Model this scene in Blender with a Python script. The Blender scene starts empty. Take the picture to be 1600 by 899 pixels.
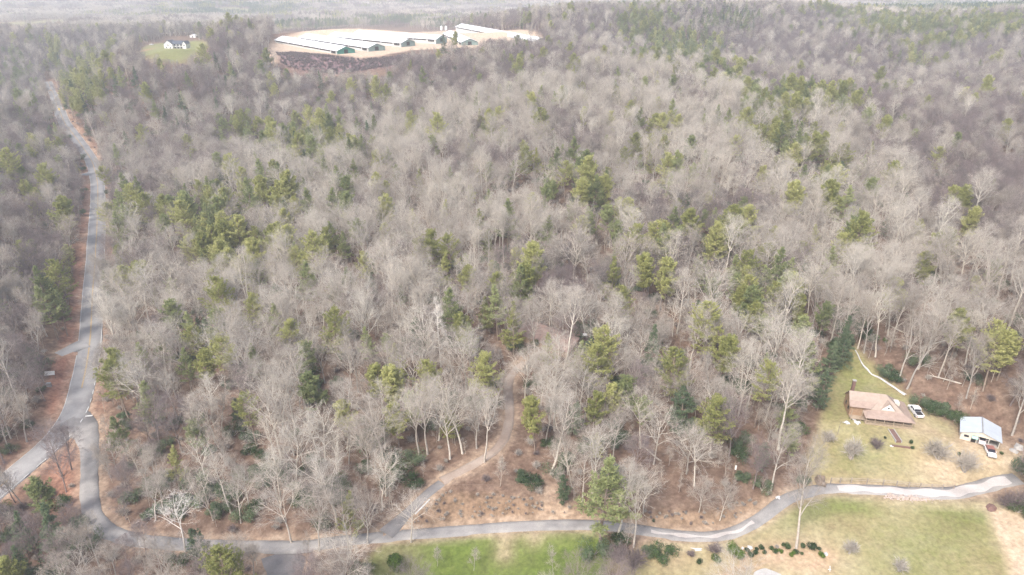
import bpy, math, random
import numpy as np
from mathutils import Vector, Matrix
R = math.radians
rng = np.random.default_rng(7)
random.seed(7)
SC = bpy.context.scene
def put(o): bpy.context.scene.collection.objects.link(o)

# ------------------------------------------------------------------ camera, sky, sun, exposure
CAM_Z = 115.0
PITCH = 25.0
FPX = 1067.0                       # focal length in pixels of the 1600 px wide photograph
cam_d = bpy.data.cameras.new('camera'); cam = bpy.data.objects.new('camera', cam_d); put(cam)
cam.location = (0, 0, CAM_Z); cam.rotation_euler = (R(90 - PITCH), 0, 0)
cam_d.sensor_width = 36; cam_d.lens = 36 * FPX / 1600
cam_d.clip_start = 0.5; cam_d.clip_end = 20000
SC.camera = cam

W = bpy.data.worlds.new('World'); SC.world = W; W.use_nodes = True
wn = W.node_tree; bg = wn.nodes['Background']
sky = wn.nodes.new('ShaderNodeTexSky'); sky.sky_type = 'NISHITA'; sky.sun_disc = False
SUN_EL, SUN_AZ = 50.0, 215.0         # azimuth clockwise from +Y
sky.sun_elevation = R(SUN_EL); sky.sun_rotation = R(SUN_AZ)
sky.air_density = 1.0; sky.dust_density = 4.0; sky.ozone_density = 1.0
wn.links.new(sky.outputs[0], bg.inputs[0]); bg.inputs[1].default_value = 0.13
sd = bpy.data.lights.new('sun', 'SUN'); so = bpy.data.objects.new('sun', sd); put(so)
sd.energy = 1.5; sd.angle = R(14); sd.color = (1.0, 0.975, 0.94)
so.rotation_euler = (R(90 - SUN_EL), 0, R(180 - SUN_AZ)); so.location = (0, -50, 300)
vs = SC.view_settings; vs.view_transform = 'Standard'; vs.look = 'None'; vs.gamma = 1; vs.use_curve_mapping = False
vs.exposure = 1.27
SC.render.engine = 'CYCLES'
cy = SC.cycles
cy.max_bounces = 4; cy.diffuse_bounces = 3; cy.glossy_bounces = 2; cy.transmission_bounces = 2; cy.volume_bounces = 1
cy.transparent_max_bounces = 4; cy.use_denoising = True; cy.denoiser = 'OPENIMAGEDENOISE'; cy.denoising_input_passes = 'RGB_ALBEDO_NORMAL'; cy.denoising_prefilter = 'NONE'; cy.caustics_reflective = False; cy.caustics_refractive = False
cy.sample_clamp_indirect = 6
cy.use_adaptive_sampling = False
HAZE = 0.00032

# ------------------------------------------------------------------ lens <-> world
CP, SP = math.cos(R(PITCH)), math.sin(R(PITCH))
def ray(px, py):
    u = (px - 800) / FPX; v = (449.5 - py) / FPX
    return np.array([u, CP + v * SP, -SP + v * CP])
def proj(x, y, z):
    dz = z - CAM_Z
    dep = y * CP - dz * SP
    up = y * SP + dz * CP
    dep = np.where(np.abs(dep) < 1e-3, 1e-3, dep)
    return 800 + FPX * x / dep, 449.5 - FPX * up / dep, dep

# ------------------------------------------------------------------ terrain height
A0 = 150.0
ctl = []
def cz(px, py, z):
    d = ray(px, py); t = (z - CAM_Z) / d[2]; ctl.append((d[0] * t, d[1] * t, z))
def cY(px, py, Y):
    d = ray(px, py); t = Y / d[1]; ctl.append((d[0] * t, Y, CAM_Z + d[2] * t))
def cw(x, y, z): ctl.append((x, y, z))
for px, py, z in [
    (0, 899, -4), (400, 899, -3), (800, 899, -3), (1200, 899, -1), (1600, 899, 2),
    (0, 766, -5), (150, 800, -4), (480, 850, -1), (800, 822, 0), (1090, 836, 0), (1240, 772, 2), (1400, 765, 4), (1590, 748, 5),
    (0, 600, 2), (60, 650, -2), (133, 590, -3), (147, 450, -2), (152, 320, 1), (143, 252, 3), (0, 450, 9), (0, 300, 15), (60, 350, 9), (0, 200, 20),
    (300, 700, -1), (300, 550, 3), (300, 400, 8), (300, 300, 11), (520, 700, 1), (550, 500, 8), (550, 350, 15),
    (700, 740, 2), (795, 620, 6), (870, 540, 10), (870, 420, 15), (800, 300, 23), (800, 200, 32), (1000, 700, 4), (1050, 550, 9), (1100, 400, 18), (1100, 250, 29),
    (1370, 640, 7), (1530, 685, 6), (1340, 560, 10), (1340, 470, 14), (1300, 300, 23), (1450, 560, 13), (1600, 620, 13), (1500, 450, 19), (1600, 420, 26), (1600, 260, 34), (1450, 230, 30),
    (960, 98, 42), (1100, 130, 38), (1300, 172, 31), (600, 200, 26), (650, 130, 40), (450, 200, 19)]: cz(px, py, z)
for px, py, Y in [(75, 127, 745), (100, 190, 590), (278, 76, 590), (210, 95, 560), (340, 100, 570), (240, 150, 500), (400, 160, 500),
    (428, 64, 690), (500, 74, 650), (556, 85, 600), (640, 74, 615), (700, 66, 660), (840, 60, 720), (720, 53, 790), (560, 50, 800),
    (520, 112, 565), (430, 108, 590), (0, 62, 900), (20, 110, 760), (1600, 50, 800), (1450, 52, 880), (1100, 18, 950), (950, 45, 820),
    (1250, 30, 950), (1500, 140, 560), (1350, 90, 700)]: cY(px, py, Y)
for p in [(230, 700, 26), (330, 630, 20), (120, 760, 38), (-520, 860, 28), (-300, 760, 46), (-200, 950, 36),
          (0, 1200, 26), (-700, 1200, 24), (-1100, 1200, 20), (400, 1250, 45), (900, 1250, 45), (1100, 1000, 65), (0, 2000, 8), (-1300, 2000, 10), (1300, 2000, 15), (500, 2000, 12),
          (0, 3000, 35), (-2300, 3000, 45), (2300, 3000, 40), (1000, 3000, 40), (-1000, 3000, 25), (0, 4500, 110), (-3000, 4500, 120), (3000, 4500, 110), (0, 7000, 125), (-6000, 7000, 125), (6000, 7000, 125),
          (0, 0, -3), (-150, 0, -5), (150, 0, 0), (-220, 60, -4), (220, 60, 4), (0, -100, -3), (60, -100, -3), (-60, -100, -3)]: cw(*p)
ctl = np.array(ctl)
def ab(x, y):
    yy = np.maximum(y + A0, 20.0)
    return np.stack([np.asarray(x) / yy, np.log(yy)], -1)
CA = ab(ctl[:, 0], ctl[:, 1]); NC = len(CA)
def tps(r2): return 0.5 * r2 * np.log(r2 + 1e-9)
K = tps(((CA[:, None] - CA[None]) ** 2).sum(-1)) + np.eye(NC) * 4e-4
Pm = np.concatenate([np.ones((NC, 1)), CA], 1)
M = np.block([[K, Pm], [Pm.T, np.zeros((3, 3))]])
Wt = np.linalg.solve(M, np.concatenate([ctl[:, 2], np.zeros(3)]))
PADS = []                          # (x, y, flat radius, fade, z)
def h(x, y):
    x = np.atleast_1d(np.asarray(x, float)); y = np.atleast_1d(np.asarray(y, float))
    out = np.empty(x.shape)
    fx, fy = x.ravel(), y.ravel(); fo = out.ravel()
    for i in range(0, len(fx), 20000):
        q = ab(fx[i:i+20000], fy[i:i+20000])
        k = tps(((q[:, None] - CA[None]) ** 2).sum(-1))
        fo[i:i+20000] = k @ Wt[:NC] + Wt[NC] + q @ Wt[NC+1:]
    X, Y = fx, fy
    n = 0.9 * np.sin(X * .045 + 1.3 * np.sin(Y * .021)) * np.sin(Y * .039 + 1.1 * np.sin(X * .027 + 1))
    amp = np.clip((Y - 140) / 200, 0.15, 1)
    n2 = 4.0 * np.sin(X * .0145 + 1.7 * np.sin(Y * .009 + 2)) * np.sin(Y * .0155 + 1 + 1.2 * np.sin(X * .008)) * np.clip((Y - 350) / 300, 0, 1)
    n3 = 14 * np.sin(X * .0036 + 1.5 * np.sin(Y * .002)) * np.sin(Y * .0031 + .5) * np.clip((Y - 1100) / 900, 0, 1)
    d = n * amp + n2 + n3
    for (cx, cy_, r, f, z) in PADS:
        w = np.clip((np.hypot(X - cx, Y - cy_) - r) / f, 0, 1); w = w * w * (3 - 2 * w)
        fo = fo * w + z * (1 - w); d = d * w
    return (fo + d).reshape(out.shape)
YS = np.exp(np.linspace(math.log(60), math.log(6900), 2600))
def P(px, py, lift=0.0):
    """ground point seen at a pixel of the photograph (lift: height above ground)"""
    d = ray(px, py); X = YS * d[0] / d[1]; Z = CAM_Z + YS * d[2] / d[1]
    g = h(X, YS) + lift
    i = np.argmax(Z <= g)
    if Z[i] > g[i]: i = len(YS) - 1
    if i == 0: return Vector((X[0], YS[0], g[0] - lift))
    a = (Z[i-1] - g[i-1]); b = (g[i] - Z[i]); t = a / (a + b + 1e-9)
    y = YS[i-1] * (1 - t) + YS[i] * t; x = y * d[0] / d[1]
    return Vector((x, y, float(h(x, y)[0])))
def pad(px, py, r, f, dz=0.0):
    p = P(px, py); PADS.append((p.x, p.y, r, f, p.z + dz))
pad(1377, 640, 11, 10); pad(1530, 684, 8, 8); pad(878, 545, 9, 8); pad(278, 75, 14, 12); PADS.extend([(-165, 655, 70, 30, 50.5), (-90, 690, 72, 30, 50.5), (-10, 700, 45, 30, 50.5)])

# ------------------------------------------------------------------ materials
def mat(name):
    m = bpy.data.materials.new(name); m.use_nodes = True
    return m, m.node_tree.nodes, m.node_tree.links, m.node_tree.nodes['Principled BSDF']
def ramp(nd, stops, interp='LINEAR'):
    r = nd.new('ShaderNodeValToRGB'); cr = r.color_ramp; cr.interpolation = interp
    while len(cr.elements) < len(stops): cr.elements.new(0.5)
    for e, (p, c) in zip(cr.elements, stops): e.position = p; e.color = (*c, 1)
    return r
def noise(nd, lk, scale, detail=4, coord='Object', rough=0.6):
    tc = nd.new('ShaderNodeTexCoord'); n = nd.new('ShaderNodeTexNoise')
    n.inputs['Scale'].default_value = scale; n.inputs['Detail'].default_value = detail; n.inputs['Roughness'].default_value = rough
    lk.new(tc.outputs[coord], n.inputs['Vector']); return n
def simple(name, c, c2=None, scale=2.0, rough=0.8, metal=0.0, bump=0.0, rnd=False):
    m, nd, lk, b = mat(name)
    b.inputs['Roughness'].default_value = rough; b.inputs['Metallic'].default_value = metal
    b.inputs['Specular IOR Level'].default_value = 0.3
    c2 = c2 or tuple(v * 0.8 for v in c)
    n = noise(nd, lk, scale); r = ramp(nd, [(0.3, c2), (0.7, c)]); lk.new(n.outputs[0], r.inputs[0])
    out = r.outputs[0]
    lk.new(out, b.inputs['Base Color'])
    if bump:
        bp = nd.new('ShaderNodeBump'); bp.inputs['Distance'].default_value = bump; lk.new(n.outputs[0], bp.inputs['Height']); lk.new(bp.outputs[0], b.inputs['Normal'])
    return m
def bark(name, stops, rough=0.9):
    """bark and twigs: every tree its own tone (object random), mottled along the limbs"""
    m, nd, lk, b = mat(name)
    oi = nd.new('ShaderNodeObjectInfo'); r = ramp(nd, stops); lk.new(oi.outputs['Random'], r.inputs[0])
    n = noise(nd, lk, 1.6, 3); r2 = ramp(nd, [(0.3, (0.74,) * 3), (0.7, (1.12, 1.1, 1.08))]); lk.new(n.outputs[0], r2.inputs[0])
    mx = nd.new('ShaderNodeMix'); mx.data_type = 'RGBA'; mx.blend_type = 'MULTIPLY'; mx.inputs[0].default_value = 1
    lk.new(r.outputs[0], mx.inputs[6]); lk.new(r2.outputs[0], mx.inputs[7]); lk.new(mx.outputs[2], b.inputs['Base Color'])
    b.inputs['Roughness'].default_value = rough; b.inputs['Specular IOR Level'].default_value = 0.15
    return m
def leafmat(name, stops, scale=0.9, vary=0.35):
    m, nd, lk, b = mat(name)
    n = noise(nd, lk, scale, 3); oi = nd.new('ShaderNodeObjectInfo')
    ad = nd.new('ShaderNodeMath'); ad.operation = 'MULTIPLY_ADD'; ad.inputs[1].default_value = vary; ad.inputs[2].default_value = -vary / 2
    lk.new(oi.outputs['Random'], ad.inputs[0])
    a2 = nd.new('ShaderNodeMath'); a2.operation = 'ADD'; lk.new(n.outputs[0], a2.inputs[0]); lk.new(ad.outputs[0], a2.inputs[1])
    r = ramp(nd, stops); lk.new(a2.outputs[0], r.inputs[0])
    lk.new(r.outputs[0], b.inputs['Base Color']); b.inputs['Roughness'].default_value = 0.65; b.inputs['Specular IOR Level'].default_value = 0.25
    b.inputs['Subsurface Weight'].default_value = 0.0
    tr = nd.new('ShaderNodeBsdfTranslucent'); lk.new(r.outputs[0], tr.inputs[0])
    ms = nd.new('ShaderNodeMixShader'); ms.inputs[0].default_value = 0.4
    lk.new(b.outputs[0], ms.inputs[1]); lk.new(tr.outputs[0], ms.inputs[2])
    lk.new(ms.outputs[0], nd['Material Output'].inputs[0])
    return m
BARK_PALE = bark('pale_bark', [(0, (.60, .54, .45)), (.5, (.54, .485, .42)), (1, (.68, .635, .55))])
BARK_GREY = bark('grey_brown_bark', [(0, (.39, .355, .31)), (.4, (.46, .42, .37)), (.7, (.36, .335, .305)), (1, (.53, .475, .41))])
BARK_DARK = bark('mauve_brown_bark', [(0, (.235, .188, .178)), (.5, (.31, .252, .235)), (1, (.23, .20, .19))])
BARK_PINE = bark('pine_bark', [(0, (.24, .18, .145)), (1, (.33, .27, .22))])
TWIG_PALE = bark('pale_twigs', [(0, (.51, .465, .40)), (.5, (.45, .41, .36)), (1, (.56, .52, .45))])
TWIG_GREY = bark('tan_twigs', [(0, (.33, .295, .258)), (.5, (.385, .345, .30)), (1, (.435, .385, .325))])
TWIG_DARK = bark('mauve_brown_twigs', [(0, (.185, .150, .148)), (.5, (.24, .198, .192)), (1, (.20, .172, .166))])
TWIGS = {BARK_PALE.name: TWIG_PALE, BARK_GREY.name: TWIG_GREY, BARK_DARK.name: TWIG_DARK}
BARK_WHITE = bark('bleached_wood', [(0, (.74, .69, .62)), (1, (.8, .76, .7))])
PINE_Y = leafmat('yellow_green_needles', [(.25, (.22, .24, .08)), (.5, (.39, .395, .14)), (.78, (.58, .565, .25))])
PINE_G = leafmat('green_needles', [(.25, (.17, .205, .085)), (.5, (.29, .325, .14)), (.78, (.44, .465, .22))])
PINE_D = leafmat('dark_green_needles', [(.25, (.085, .13, .07)), (.5, (.14, .195, .105)), (.8, (.24, .29, .16))])
LEAF_D = leafmat('glossy_dark_leaves', [(.25, (.035, .065, .03)), (.5, (.07, .12, .045)), (.8, (.14, .20, .075))], 1.4)
LEAF_B = leafmat('bright_green_leaves', [(.25, (.06, .11, .02)), (.5, (.12, .2, .03)), (.8, (.24, .31, .06))], 1.4)

# ------------------------------------------------------------------ mesh helpers
class MB:
    def __init__(s): s.v = []; s.f = []; s.n = 0; s.mi = []
    def add(s, vs_, fs, mi=0):
        s.v.extend(vs_); s.f.extend([tuple(i + s.n for i in f) for f in fs]); s.mi.extend([mi] * len(fs)); s.n += len(vs_)
    def box(s, x0, x1, y0, y1, z0, z1, mi=0):
        s.add([(x0,y0,z0),(x1,y0,z0),(x1,y1,z0),(x0,y1,z0),(x0,y0,z1),(x1,y0,z1),(x1,y1,z1),(x0,y1,z1)],
              [(0,3,2,1),(4,5,6,7),(0,1,5,4),(1,2,6,5),(2,3,7,6),(3,0,4,7)], mi)
    def slab(s, pts, t, mi=0):
        """a flat polygon given thickness t straight down"""
        n = len(pts); lo = [(p[0], p[1], p[2] - t) for p in pts]
        s.add(list(pts) + lo, [tuple(range(n)), tuple(range(2*n-1, n-1, -1))] + [(i, i+n, (i+1) % n + n, (i+1) % n) for i in range(n)], mi)
    def prism(s, prof, a0, a1, axis='x', mi=0):
        """closed profile in two axes extruded along the third"""
        n = len(prof)
        mk = {'x': lambda p, a: (a, p[0], p[1]), 'y': lambda p, a: (p[0], a, p[1]), 'z': lambda p, a: (p[0], p[1], a)}[axis]
        s.add([mk(p, a0) for p in prof] + [mk(p, a1) for p in prof],
              [tuple(range(n))[::-1], tuple(range(n, 2*n))] + [(i, (i+1) % n, (i+1) % n + n, i + n) for i in range(n)], mi)
    def tube(s, pts, rad, k=5, mi=0, cap=False):
        pts = [np.asarray(p, float) for p in pts]; vs_ = []; m = len(pts)
        for i, p in enumerate(pts):
            d = pts[min(i+1, m-1)] - pts[max(i-1, 0)]; d = d / (np.linalg.norm(d) + 1e-9)
            a = np.array([1., 0, 0]) if abs(d[0]) < .8 else np.array([0, 1., 0])
            u = np.cross(d, a); u /= np.linalg.norm(u); w = np.cross(d, u)
            for j in range(k):
                t = 2 * math.pi * j / k; vs_.append(tuple(p + rad[i] * (math.cos(t) * u + math.sin(t) * w)))
        fs = [(i*k+j, i*k+(j+1) % k, (i+1)*k+(j+1) % k, (i+1)*k+j) for i in range(m-1) for j in range(k)]
        if cap: fs += [tuple(range(k))[::-1], tuple(range((m-1)*k, m*k))]
        s.add(vs_, fs, mi)
    def mesh(s, name, mats, smooth=False):
        me = bpy.data.meshes.new(name); me.from_pydata([tuple(map(float, v)) for v in s.v], [], s.f)
        for m in (mats if isinstance(mats, (list, tuple)) else [mats]): me.materials.append(m)
        if any(s.mi): me.polygons.foreach_set('material_index', s.mi)
        if smooth: me.polygons.foreach_set('use_smooth', [True] * len(me.polygons))
        me.update(); return me
    def obj(s, name, mats, parent=None, smooth=False):
        return link(name, s.mesh(name, mats, smooth), parent)
def link(name, data, parent=None):
    o = bpy.data.objects.new(name, data); put(o)
    if parent: o.parent = parent
    return o
def tag(o, label=None, cat=None, group=None, kind=None):
    if label: o['label'] = label
    if cat: o['category'] = cat
    if group: o['group'] = group
    if kind: o['kind'] = kind
    return o
def thing(name, label, cat, loc, rz=0.0, group=None):
    o = link(name, None); o.location = loc; o.rotation_euler = (0, 0, rz); o.empty_display_size = 0.5
    return tag(o, label, cat, group)
def nparr(name, V, F, mats, attrs=None, smooth=False):
    me = bpy.data.meshes.new(name)
    k = F.shape[1]
    me.vertices.add(len(V)); me.vertices.foreach_set('co', V.astype(np.float32).ravel())
    me.loops.add(F.size); me.loops.foreach_set('vertex_index', F.astype(np.int32).ravel())
    me.polygons.add(len(F)); me.polygons.foreach_set('loop_start', np.arange(0, F.size, k, dtype=np.int32))
    me.polygons.foreach_set('loop_total', np.full(len(F), k, dtype=np.int32))
    for m in (mats if isinstance(mats, (list, tuple)) else [mats]): me.materials.append(m)
    if smooth: me.polygons.foreach_set('use_smooth', np.ones(len(F), bool))
    me.update(calc_edges=True)
    for a, val in (attrs or {}).items():
        at = me.attributes.new(a, 'FLOAT', 'POINT'); at.data.foreach_set('value', val.astype(np.float32))
    return me

# ------------------------------------------------------------------ roads (centre lines read off the photograph, laid on the terrain)
def spline(pts, step=2.0):
    p = [np.array(q[:2]) for q in pts]; p = [2*p[0]-p[1]] + p + [2*p[-1]-p[-2]]; out = []
    for i in range(1, len(p)-2):
        n = max(2, int(np.linalg.norm(p[i+1]-p[i]) / step))
        for t in np.linspace(0, 1, n, endpoint=False):
            out.append(0.5 * ((2*p[i]) + (-p[i-1]+p[i+1])*t + (2*p[i-1]-5*p[i]+4*p[i+1]-p[i+2])*t*t + (-p[i-1]+3*p[i]-3*p[i+1]+p[i+2])*t**3))
    out.append(p[-2]); return np.array(out)
class Road:
    def __init__(s, px, widths, step=2.0, ext=0):
        w = [P(*q) for q in px]; c = [(v.x, v.y) for v in w]
        s.c = spline(c, step)
        if ext:
            d = s.c[0] - s.c[3]; d /= np.linalg.norm(d); s.c = np.concatenate([[s.c[0] + d * k for k in np.arange(ext, 0, -4.)], s.c])
        z = h(s.c[:, 0], s.c[:, 1]); k = 7
        zp = np.pad(z, k, mode='edge'); s.z = np.convolve(zp, np.ones(2*k+1) / (2*k+1), 'valid')
        t = np.linspace(0, 1, len(s.c)); s.w = np.interp(t, np.linspace(0, 1, len(widths)), widths)
        g = np.gradient(s.c, axis=0); g /= np.linalg.norm(g, axis=1)[:, None]
        s.nrm = np.stack([-g[:, 1], g[:, 0]], 1)          # left of travel
    def strip(s, name, material, offs, lift, i0=0, i1=None, skirt=0.0, dash=None):
        """cross-section at lateral offsets (fractions of half width or metres if callable)"""
        i1 = i1 or len(s.c); V = []; F = []
        rows = []
        for i in range(i0, i1):
            o = offs(i); row = []
            for (dx, dz) in o:
                p = s.c[i] + s.nrm[i] * dx; row.append((p[0], p[1], s.z[i] + lift + dz))
            rows.append(row)
        k = len(rows[0]); V = [p for r_ in rows for p in r_]
        for i in range(len(rows)-1):
            if dash and (i % dash[0]) >= dash[1]: continue
            for j in range(k-1):
                F.append((i*k+j, i*k+j+1, (i+1)*k+j+1, (i+1)*k+j))
        me = nparr(name, np.array(V), np.array(F), material)
        me.flip_normals() if False else None
        return me
    def surface(s, name, material, lift=0.0):
        def o(i):
            hw = s.w[i] / 2 * (1 + 0.03 * math.sin(i * 1.7) + 0.03 * math.sin(i * .61)); return [(hw + .25, -.5), (hw, 0), (hw * .4, .03), (-hw * .4, .03), (-hw, 0), (-hw - .25, -.5)]
        return s.strip(name, material, o, lift)
def asphalt(name, c0, c1, c2):
    m, nd, lk, b = mat(name)
    n = noise(nd, lk, .18, 5); n2 = noise(nd, lk, 6, 3)
    r = ramp(nd, [(.3, c0), (.5, c1), (.72, c2)]); lk.new(n.outputs[0], r.inputs[0])
    r2 = ramp(nd, [(.3, (.82,) * 3), (.7, (1.1,) * 3)]); lk.new(n2.outputs[0], r2.inputs[0])
    mx = nd.new('ShaderNodeMix'); mx.data_type = 'RGBA'; mx.blend_type = 'MULTIPLY'; mx.inputs[0].default_value = 1
    lk.new(r.outputs[0], mx.inputs[6]); lk.new(r2.outputs[0], mx.inputs[7]); lk.new(mx.outputs[2], b.inputs['Base Color'])
    b.inputs['Roughness'].default_value = .85; b.inputs['Specular IOR Level'].default_value = .3
    return m
M_HWY = asphalt('worn_asphalt', (.27, .26, .255), (.34, .33, .32), (.40, .385, .37))
M_LANE = asphalt('patched_lane_asphalt', (.20, .19, .185), (.29, .275, .26), (.39, .365, .335))
M_DRIVE = asphalt('gravel_track', (.26, .195, .155), (.34, .27, .22), (.42, .345, .29))
M_DARKAS = asphalt('dark_asphalt', (.17, .16, .16), (.24, .225, .215), (.32, .295, .28))
M_WHITEP = simple('white_road_paint', (.74, .74, .72), (.52, .52, .5), 1.2)
M_YELP = simple('yellow_road_paint', (.66, .43, .13), (.50, .34, .13), 1.2)

highway = Road([(0,766),(40,729),(68,703),(97,672),(118,638),(131,595),(138,552),(142,510),(146,450),(149,400),(151.5,350),(153,312),(152,284),(144,254),(128,228),(110,203),(96,180),(86,155),(79,138),(75,127)], [7.1], 2.2, ext=60)
side_road = Road([(106,655),(128,668),(138,690),(140,725),(139,765),(146,806),(168,830)], [11, 6.5, 4.2, 4.0, 4.0, 3.9, 4.0], 1.5)
lane = Road([(168,830),(205,842),(260,848),(330,852),(400,853),(470,852),(530,845),(600,838),(700,830),(800,822),(880,819),(940,820),(1000,827),(1060,836),(1110,838),(1150,830),(1190,808),(1220,785),(1245,773),(1290,763),(1340,763),(1400,766),(1450,770),(1490,770),(1530,762),(1560,753),(1592,745)],
            [3.8, 3.4, 3.2, 3.1, 3.0, 2.9, 2.9, 2.9, 2.9, 3.0, 3.2, 3.9, 3.8], 1.2)
spur = Road([(443,860),(446,885),(440,920),(430,960)], [9.5, 7.2, 7.2, 7.4], 1.5)
drive_low = Road([(602,835),(622,815),(645,793),(668,770),(690,752)], [3.8, 2.6, 2.4, 2.4], 1.2)
drive_up = Road([(690,752),(718,737),(745,722),(770,706),(787,686),(795,660),(796,635),(794,610),(800,585),(820,562)], [2.4, 2.4, 2.5, 2.3, 2.2], 1.5)
driveway = Road([(134,536),(118,541),(104,548),(90,553)], [6.5, 5, 4.2], 1.5)
driveway2 = Road([(150,268),(138,271),(128,273)], [6, 4.5], 1.5)
ROADS = [highway, side_road, lane, spur, drive_low, drive_up, driveway, driveway2]

# ------------------------------------------------------------------ zones of the ground (outlines read off the photograph, laid on the terrain)
def poly(px): return np.array([tuple(P(*q)[:2]) for q in px])
def sdist(poly_, X, Y):
    """signed distance to polygon, positive inside"""
    n = len(poly_); inside = np.zeros(X.shape, bool); dm = np.full(X.shape, 1e9)
    for i in range(n):
        x1, y1 = poly_[i]; x2, y2 = poly_[(i+1) % n]
        c = ((y1 > Y) != (y2 > Y)) & (X < (x2-x1) * (Y-y1) / (y2-y1 + 1e-12) + x1); inside ^= c
        L2 = (x2-x1)**2 + (y2-y1)**2 + 1e-9
        t = np.clip(((X-x1)*(x2-x1) + (Y-y1)*(y2-y1)) / L2, 0, 1)
        dm = np.minimum(dm, np.hypot(X - x1 - t*(x2-x1), Y - y1 - t*(y2-y1)))
    return np.where(inside, dm, -dm)
Z_ = {}
Z_['yard'] = poly([(1330,535),(1352,560),(1385,592),(1415,615),(1440,640),(1490,665),(1500,690),(1560,700),(1600,712),(1600,742),(1540,752),(1480,762),(1400,758),(1330,755),(1285,755),(1262,762),(1262,715),(1275,680),(1290,630),(1302,590),(1318,550)])
Z_['hay'] = poly([(1240,792),(1290,774),(1400,778),(1480,784),(1545,790),(1600,800),(1700,960),(1300,960),(1000,960),(960,880),(1020,848),(1120,850),(1190,822)])
Z_['stubble'] = poly([(1537,790),(1600,800),(1720,960),(1595,960),(1572,870)])
Z_['meadow'] = poly([(600,850),(700,843),(800,834),(880,828),(940,836),(960,860),(940,930),(590,930),(570,880)])
Z_['verge'] = poly([(600,834),(640,800),(700,770),(760,772),(860,785),(1000,800),(1110,800),(1200,770),(1210,790),(1140,822),(1080,830),(1000,822),(900,812),(780,818),(680,826)])
Z_['clay'] = poly([(142,256),(137,285),(143,330),(134,430),(128,500),(122,545),(118,590),(96,648),(78,672),(72,640),(75,600),(82,570),(92,545),(108,500),(114,430),(126,370),(133,320),(128,275),(134,258)])
Z_['clay2'] = poly([(70,745),(95,712),(130,690),(133,720),(128,790),(100,800),(60,800)])
Z_['lawn_far'] = poly([(210,82),(232,71),(270,66),(322,66),(326,72),(305,85),(285,98),(262,98),(235,92),(214,88)])
Z_['pad_far'] = poly([(425,68),(432,62),(470,50),(560,44),(700,48),(850,57),(848,68),(760,74),(700,76),(640,79),(600,87),(560,91),(500,84),(450,80),(432,100),(420,105),(415,92)])
Z_['brush_far'] = poly([(432,84),(460,83),(520,89),(560,93),(610,90),(650,84),(660,95),(620,104),(560,112),(520,116),(470,112),(440,102)])
Z_['earth_far'] = poly([(-60,56),(45,58),(30,66),(-60,70)])
Z_['field_far'] = poly([(-60,38),(60,33),(112,30),(110,48),(45,52),(-60,53)])
Z_['field_far2'] = poly([(335,13),(365,11),(400,16),(398,26),(345,20)])
Z_['field_far3'] = poly([(90,52),(120,50),(200,52),(190,58),(60,57)])
Z_['field_far4'] = poly([(420,36),(470,34),(520,42),(430,46)])
Z_['farm_road_far'] = poly([(30,60),(70,59),(80,62),(40,64)])
# roadsides
def road_dist(X, Y, roads=None):
    """distance to nearest road edge (m), and that road's level there"""
    best = np.full(X.shape, 1e9); zz = np.zeros(X.shape)
    for r in (roads or ROADS):
        x0, y0 = r.c.min(0) - 40; x1, y1 = r.c.max(0) + 40
        m = (X > x0) & (X < x1) & (Y > y0) & (Y < y1)
        if not m.any(): continue
        xs, ys = X[m], Y[m]; bd = np.full(xs.shape, 1e9); bz = np.zeros(xs.shape)
        for i in range(0, len(r.c), 1):
            d = np.hypot(xs - r.c[i, 0], ys - r.c[i, 1]) - r.w[i] / 2
            k = d < bd; bd[k] = d[k]; bz[k] = r.z[i]
        cur = best[m]; k = bd < cur; cur[k] = bd[k]; best[m] = cur
        cz_ = zz[m]; cz_[k] = bz[k]; zz[m] = cz_
    return best, zz
def sm(v, a, b):
    t = np.clip((v - a) / (b - a), 0, 1); return t * t * (3 - 2 * t)

# ------------------------------------------------------------------ ground sheet
DL = 0.0058
ss = np.arange(-1.35, 1.35 + DL, DL); tt = np.arange(math.log(50), math.log(7000), DL)
S, T = np.meshgrid(ss, tt); YY = np.exp(T) - A0; XX = S * (YY + A0) * 1.0
XX = XX * (1 + 0 * YY)
gx, gy = XX.ravel(), YY.ravel(); gz = h(gx, gy)
rd, rz_ = road_dist(gx, gy)
w = 1 - sm(rd, 0.6, 5.0); lowered = np.where(rd < 0.3, .35, .10)
gz = gz * (1 - w) + (rz_ - lowered) * w
SD = {k: sdist(v, gx, gy) for k, v in Z_.items()}
far_soft = np.maximum(1.5, gy * .004)
def zone(k, soft=None): return sm(SD[k], -(soft if soft is not None else far_soft), (soft if soft is not None else far_soft))
nz = lambda fx, fy, p: .5 + .5 * np.sin(gx * fx + p + 2 * np.sin(gy * fy * .7)) * np.sin(gy * fy + p * 2 + 2 * np.sin(gx * fx * .6))
green = np.zeros(gx.shape); dry = green.copy(); clay = green.copy(); dirt = green.copy(); brush = green.copy()
green = np.maximum(green, zone('meadow') * (.85 + .3 * nz(.11, .2, 1)))
dry = np.maximum(dry, zone('meadow') * .3)
dry = np.maximum(dry, zone('hay')); green = np.maximum(green, zone('hay') * (.10 + .42 * nz(.07, .11, 3)))
dry = np.maximum(dry, zone('yard')); green = np.maximum(green, zone('yard') * (.04 + .42 * nz(.13, .16, 2)))
mosspt = P(1325, 590); moss = np.exp(-(((gx - mosspt.x) / 14) ** 2 + ((gy - mosspt.y) / 20) ** 2)) * zone('yard'); green = np.maximum(green, moss * .55)
edge = np.exp(-((SD['hay'] - 3.0) / 4.0) ** 2) * (gy > P(1300, 790).y - 14) * (gx > 60); green = np.maximum(green, edge * .8)
dry = np.maximum(dry, zone('verge') * .28); clay = np.maximum(clay, zone('verge') * .16)
dirt = np.maximum(dirt, zone('stubble') * .9)
clay = np.maximum(clay, zone('clay') * .9); clay = np.maximum(clay, zone('clay2') * .6)
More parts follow.
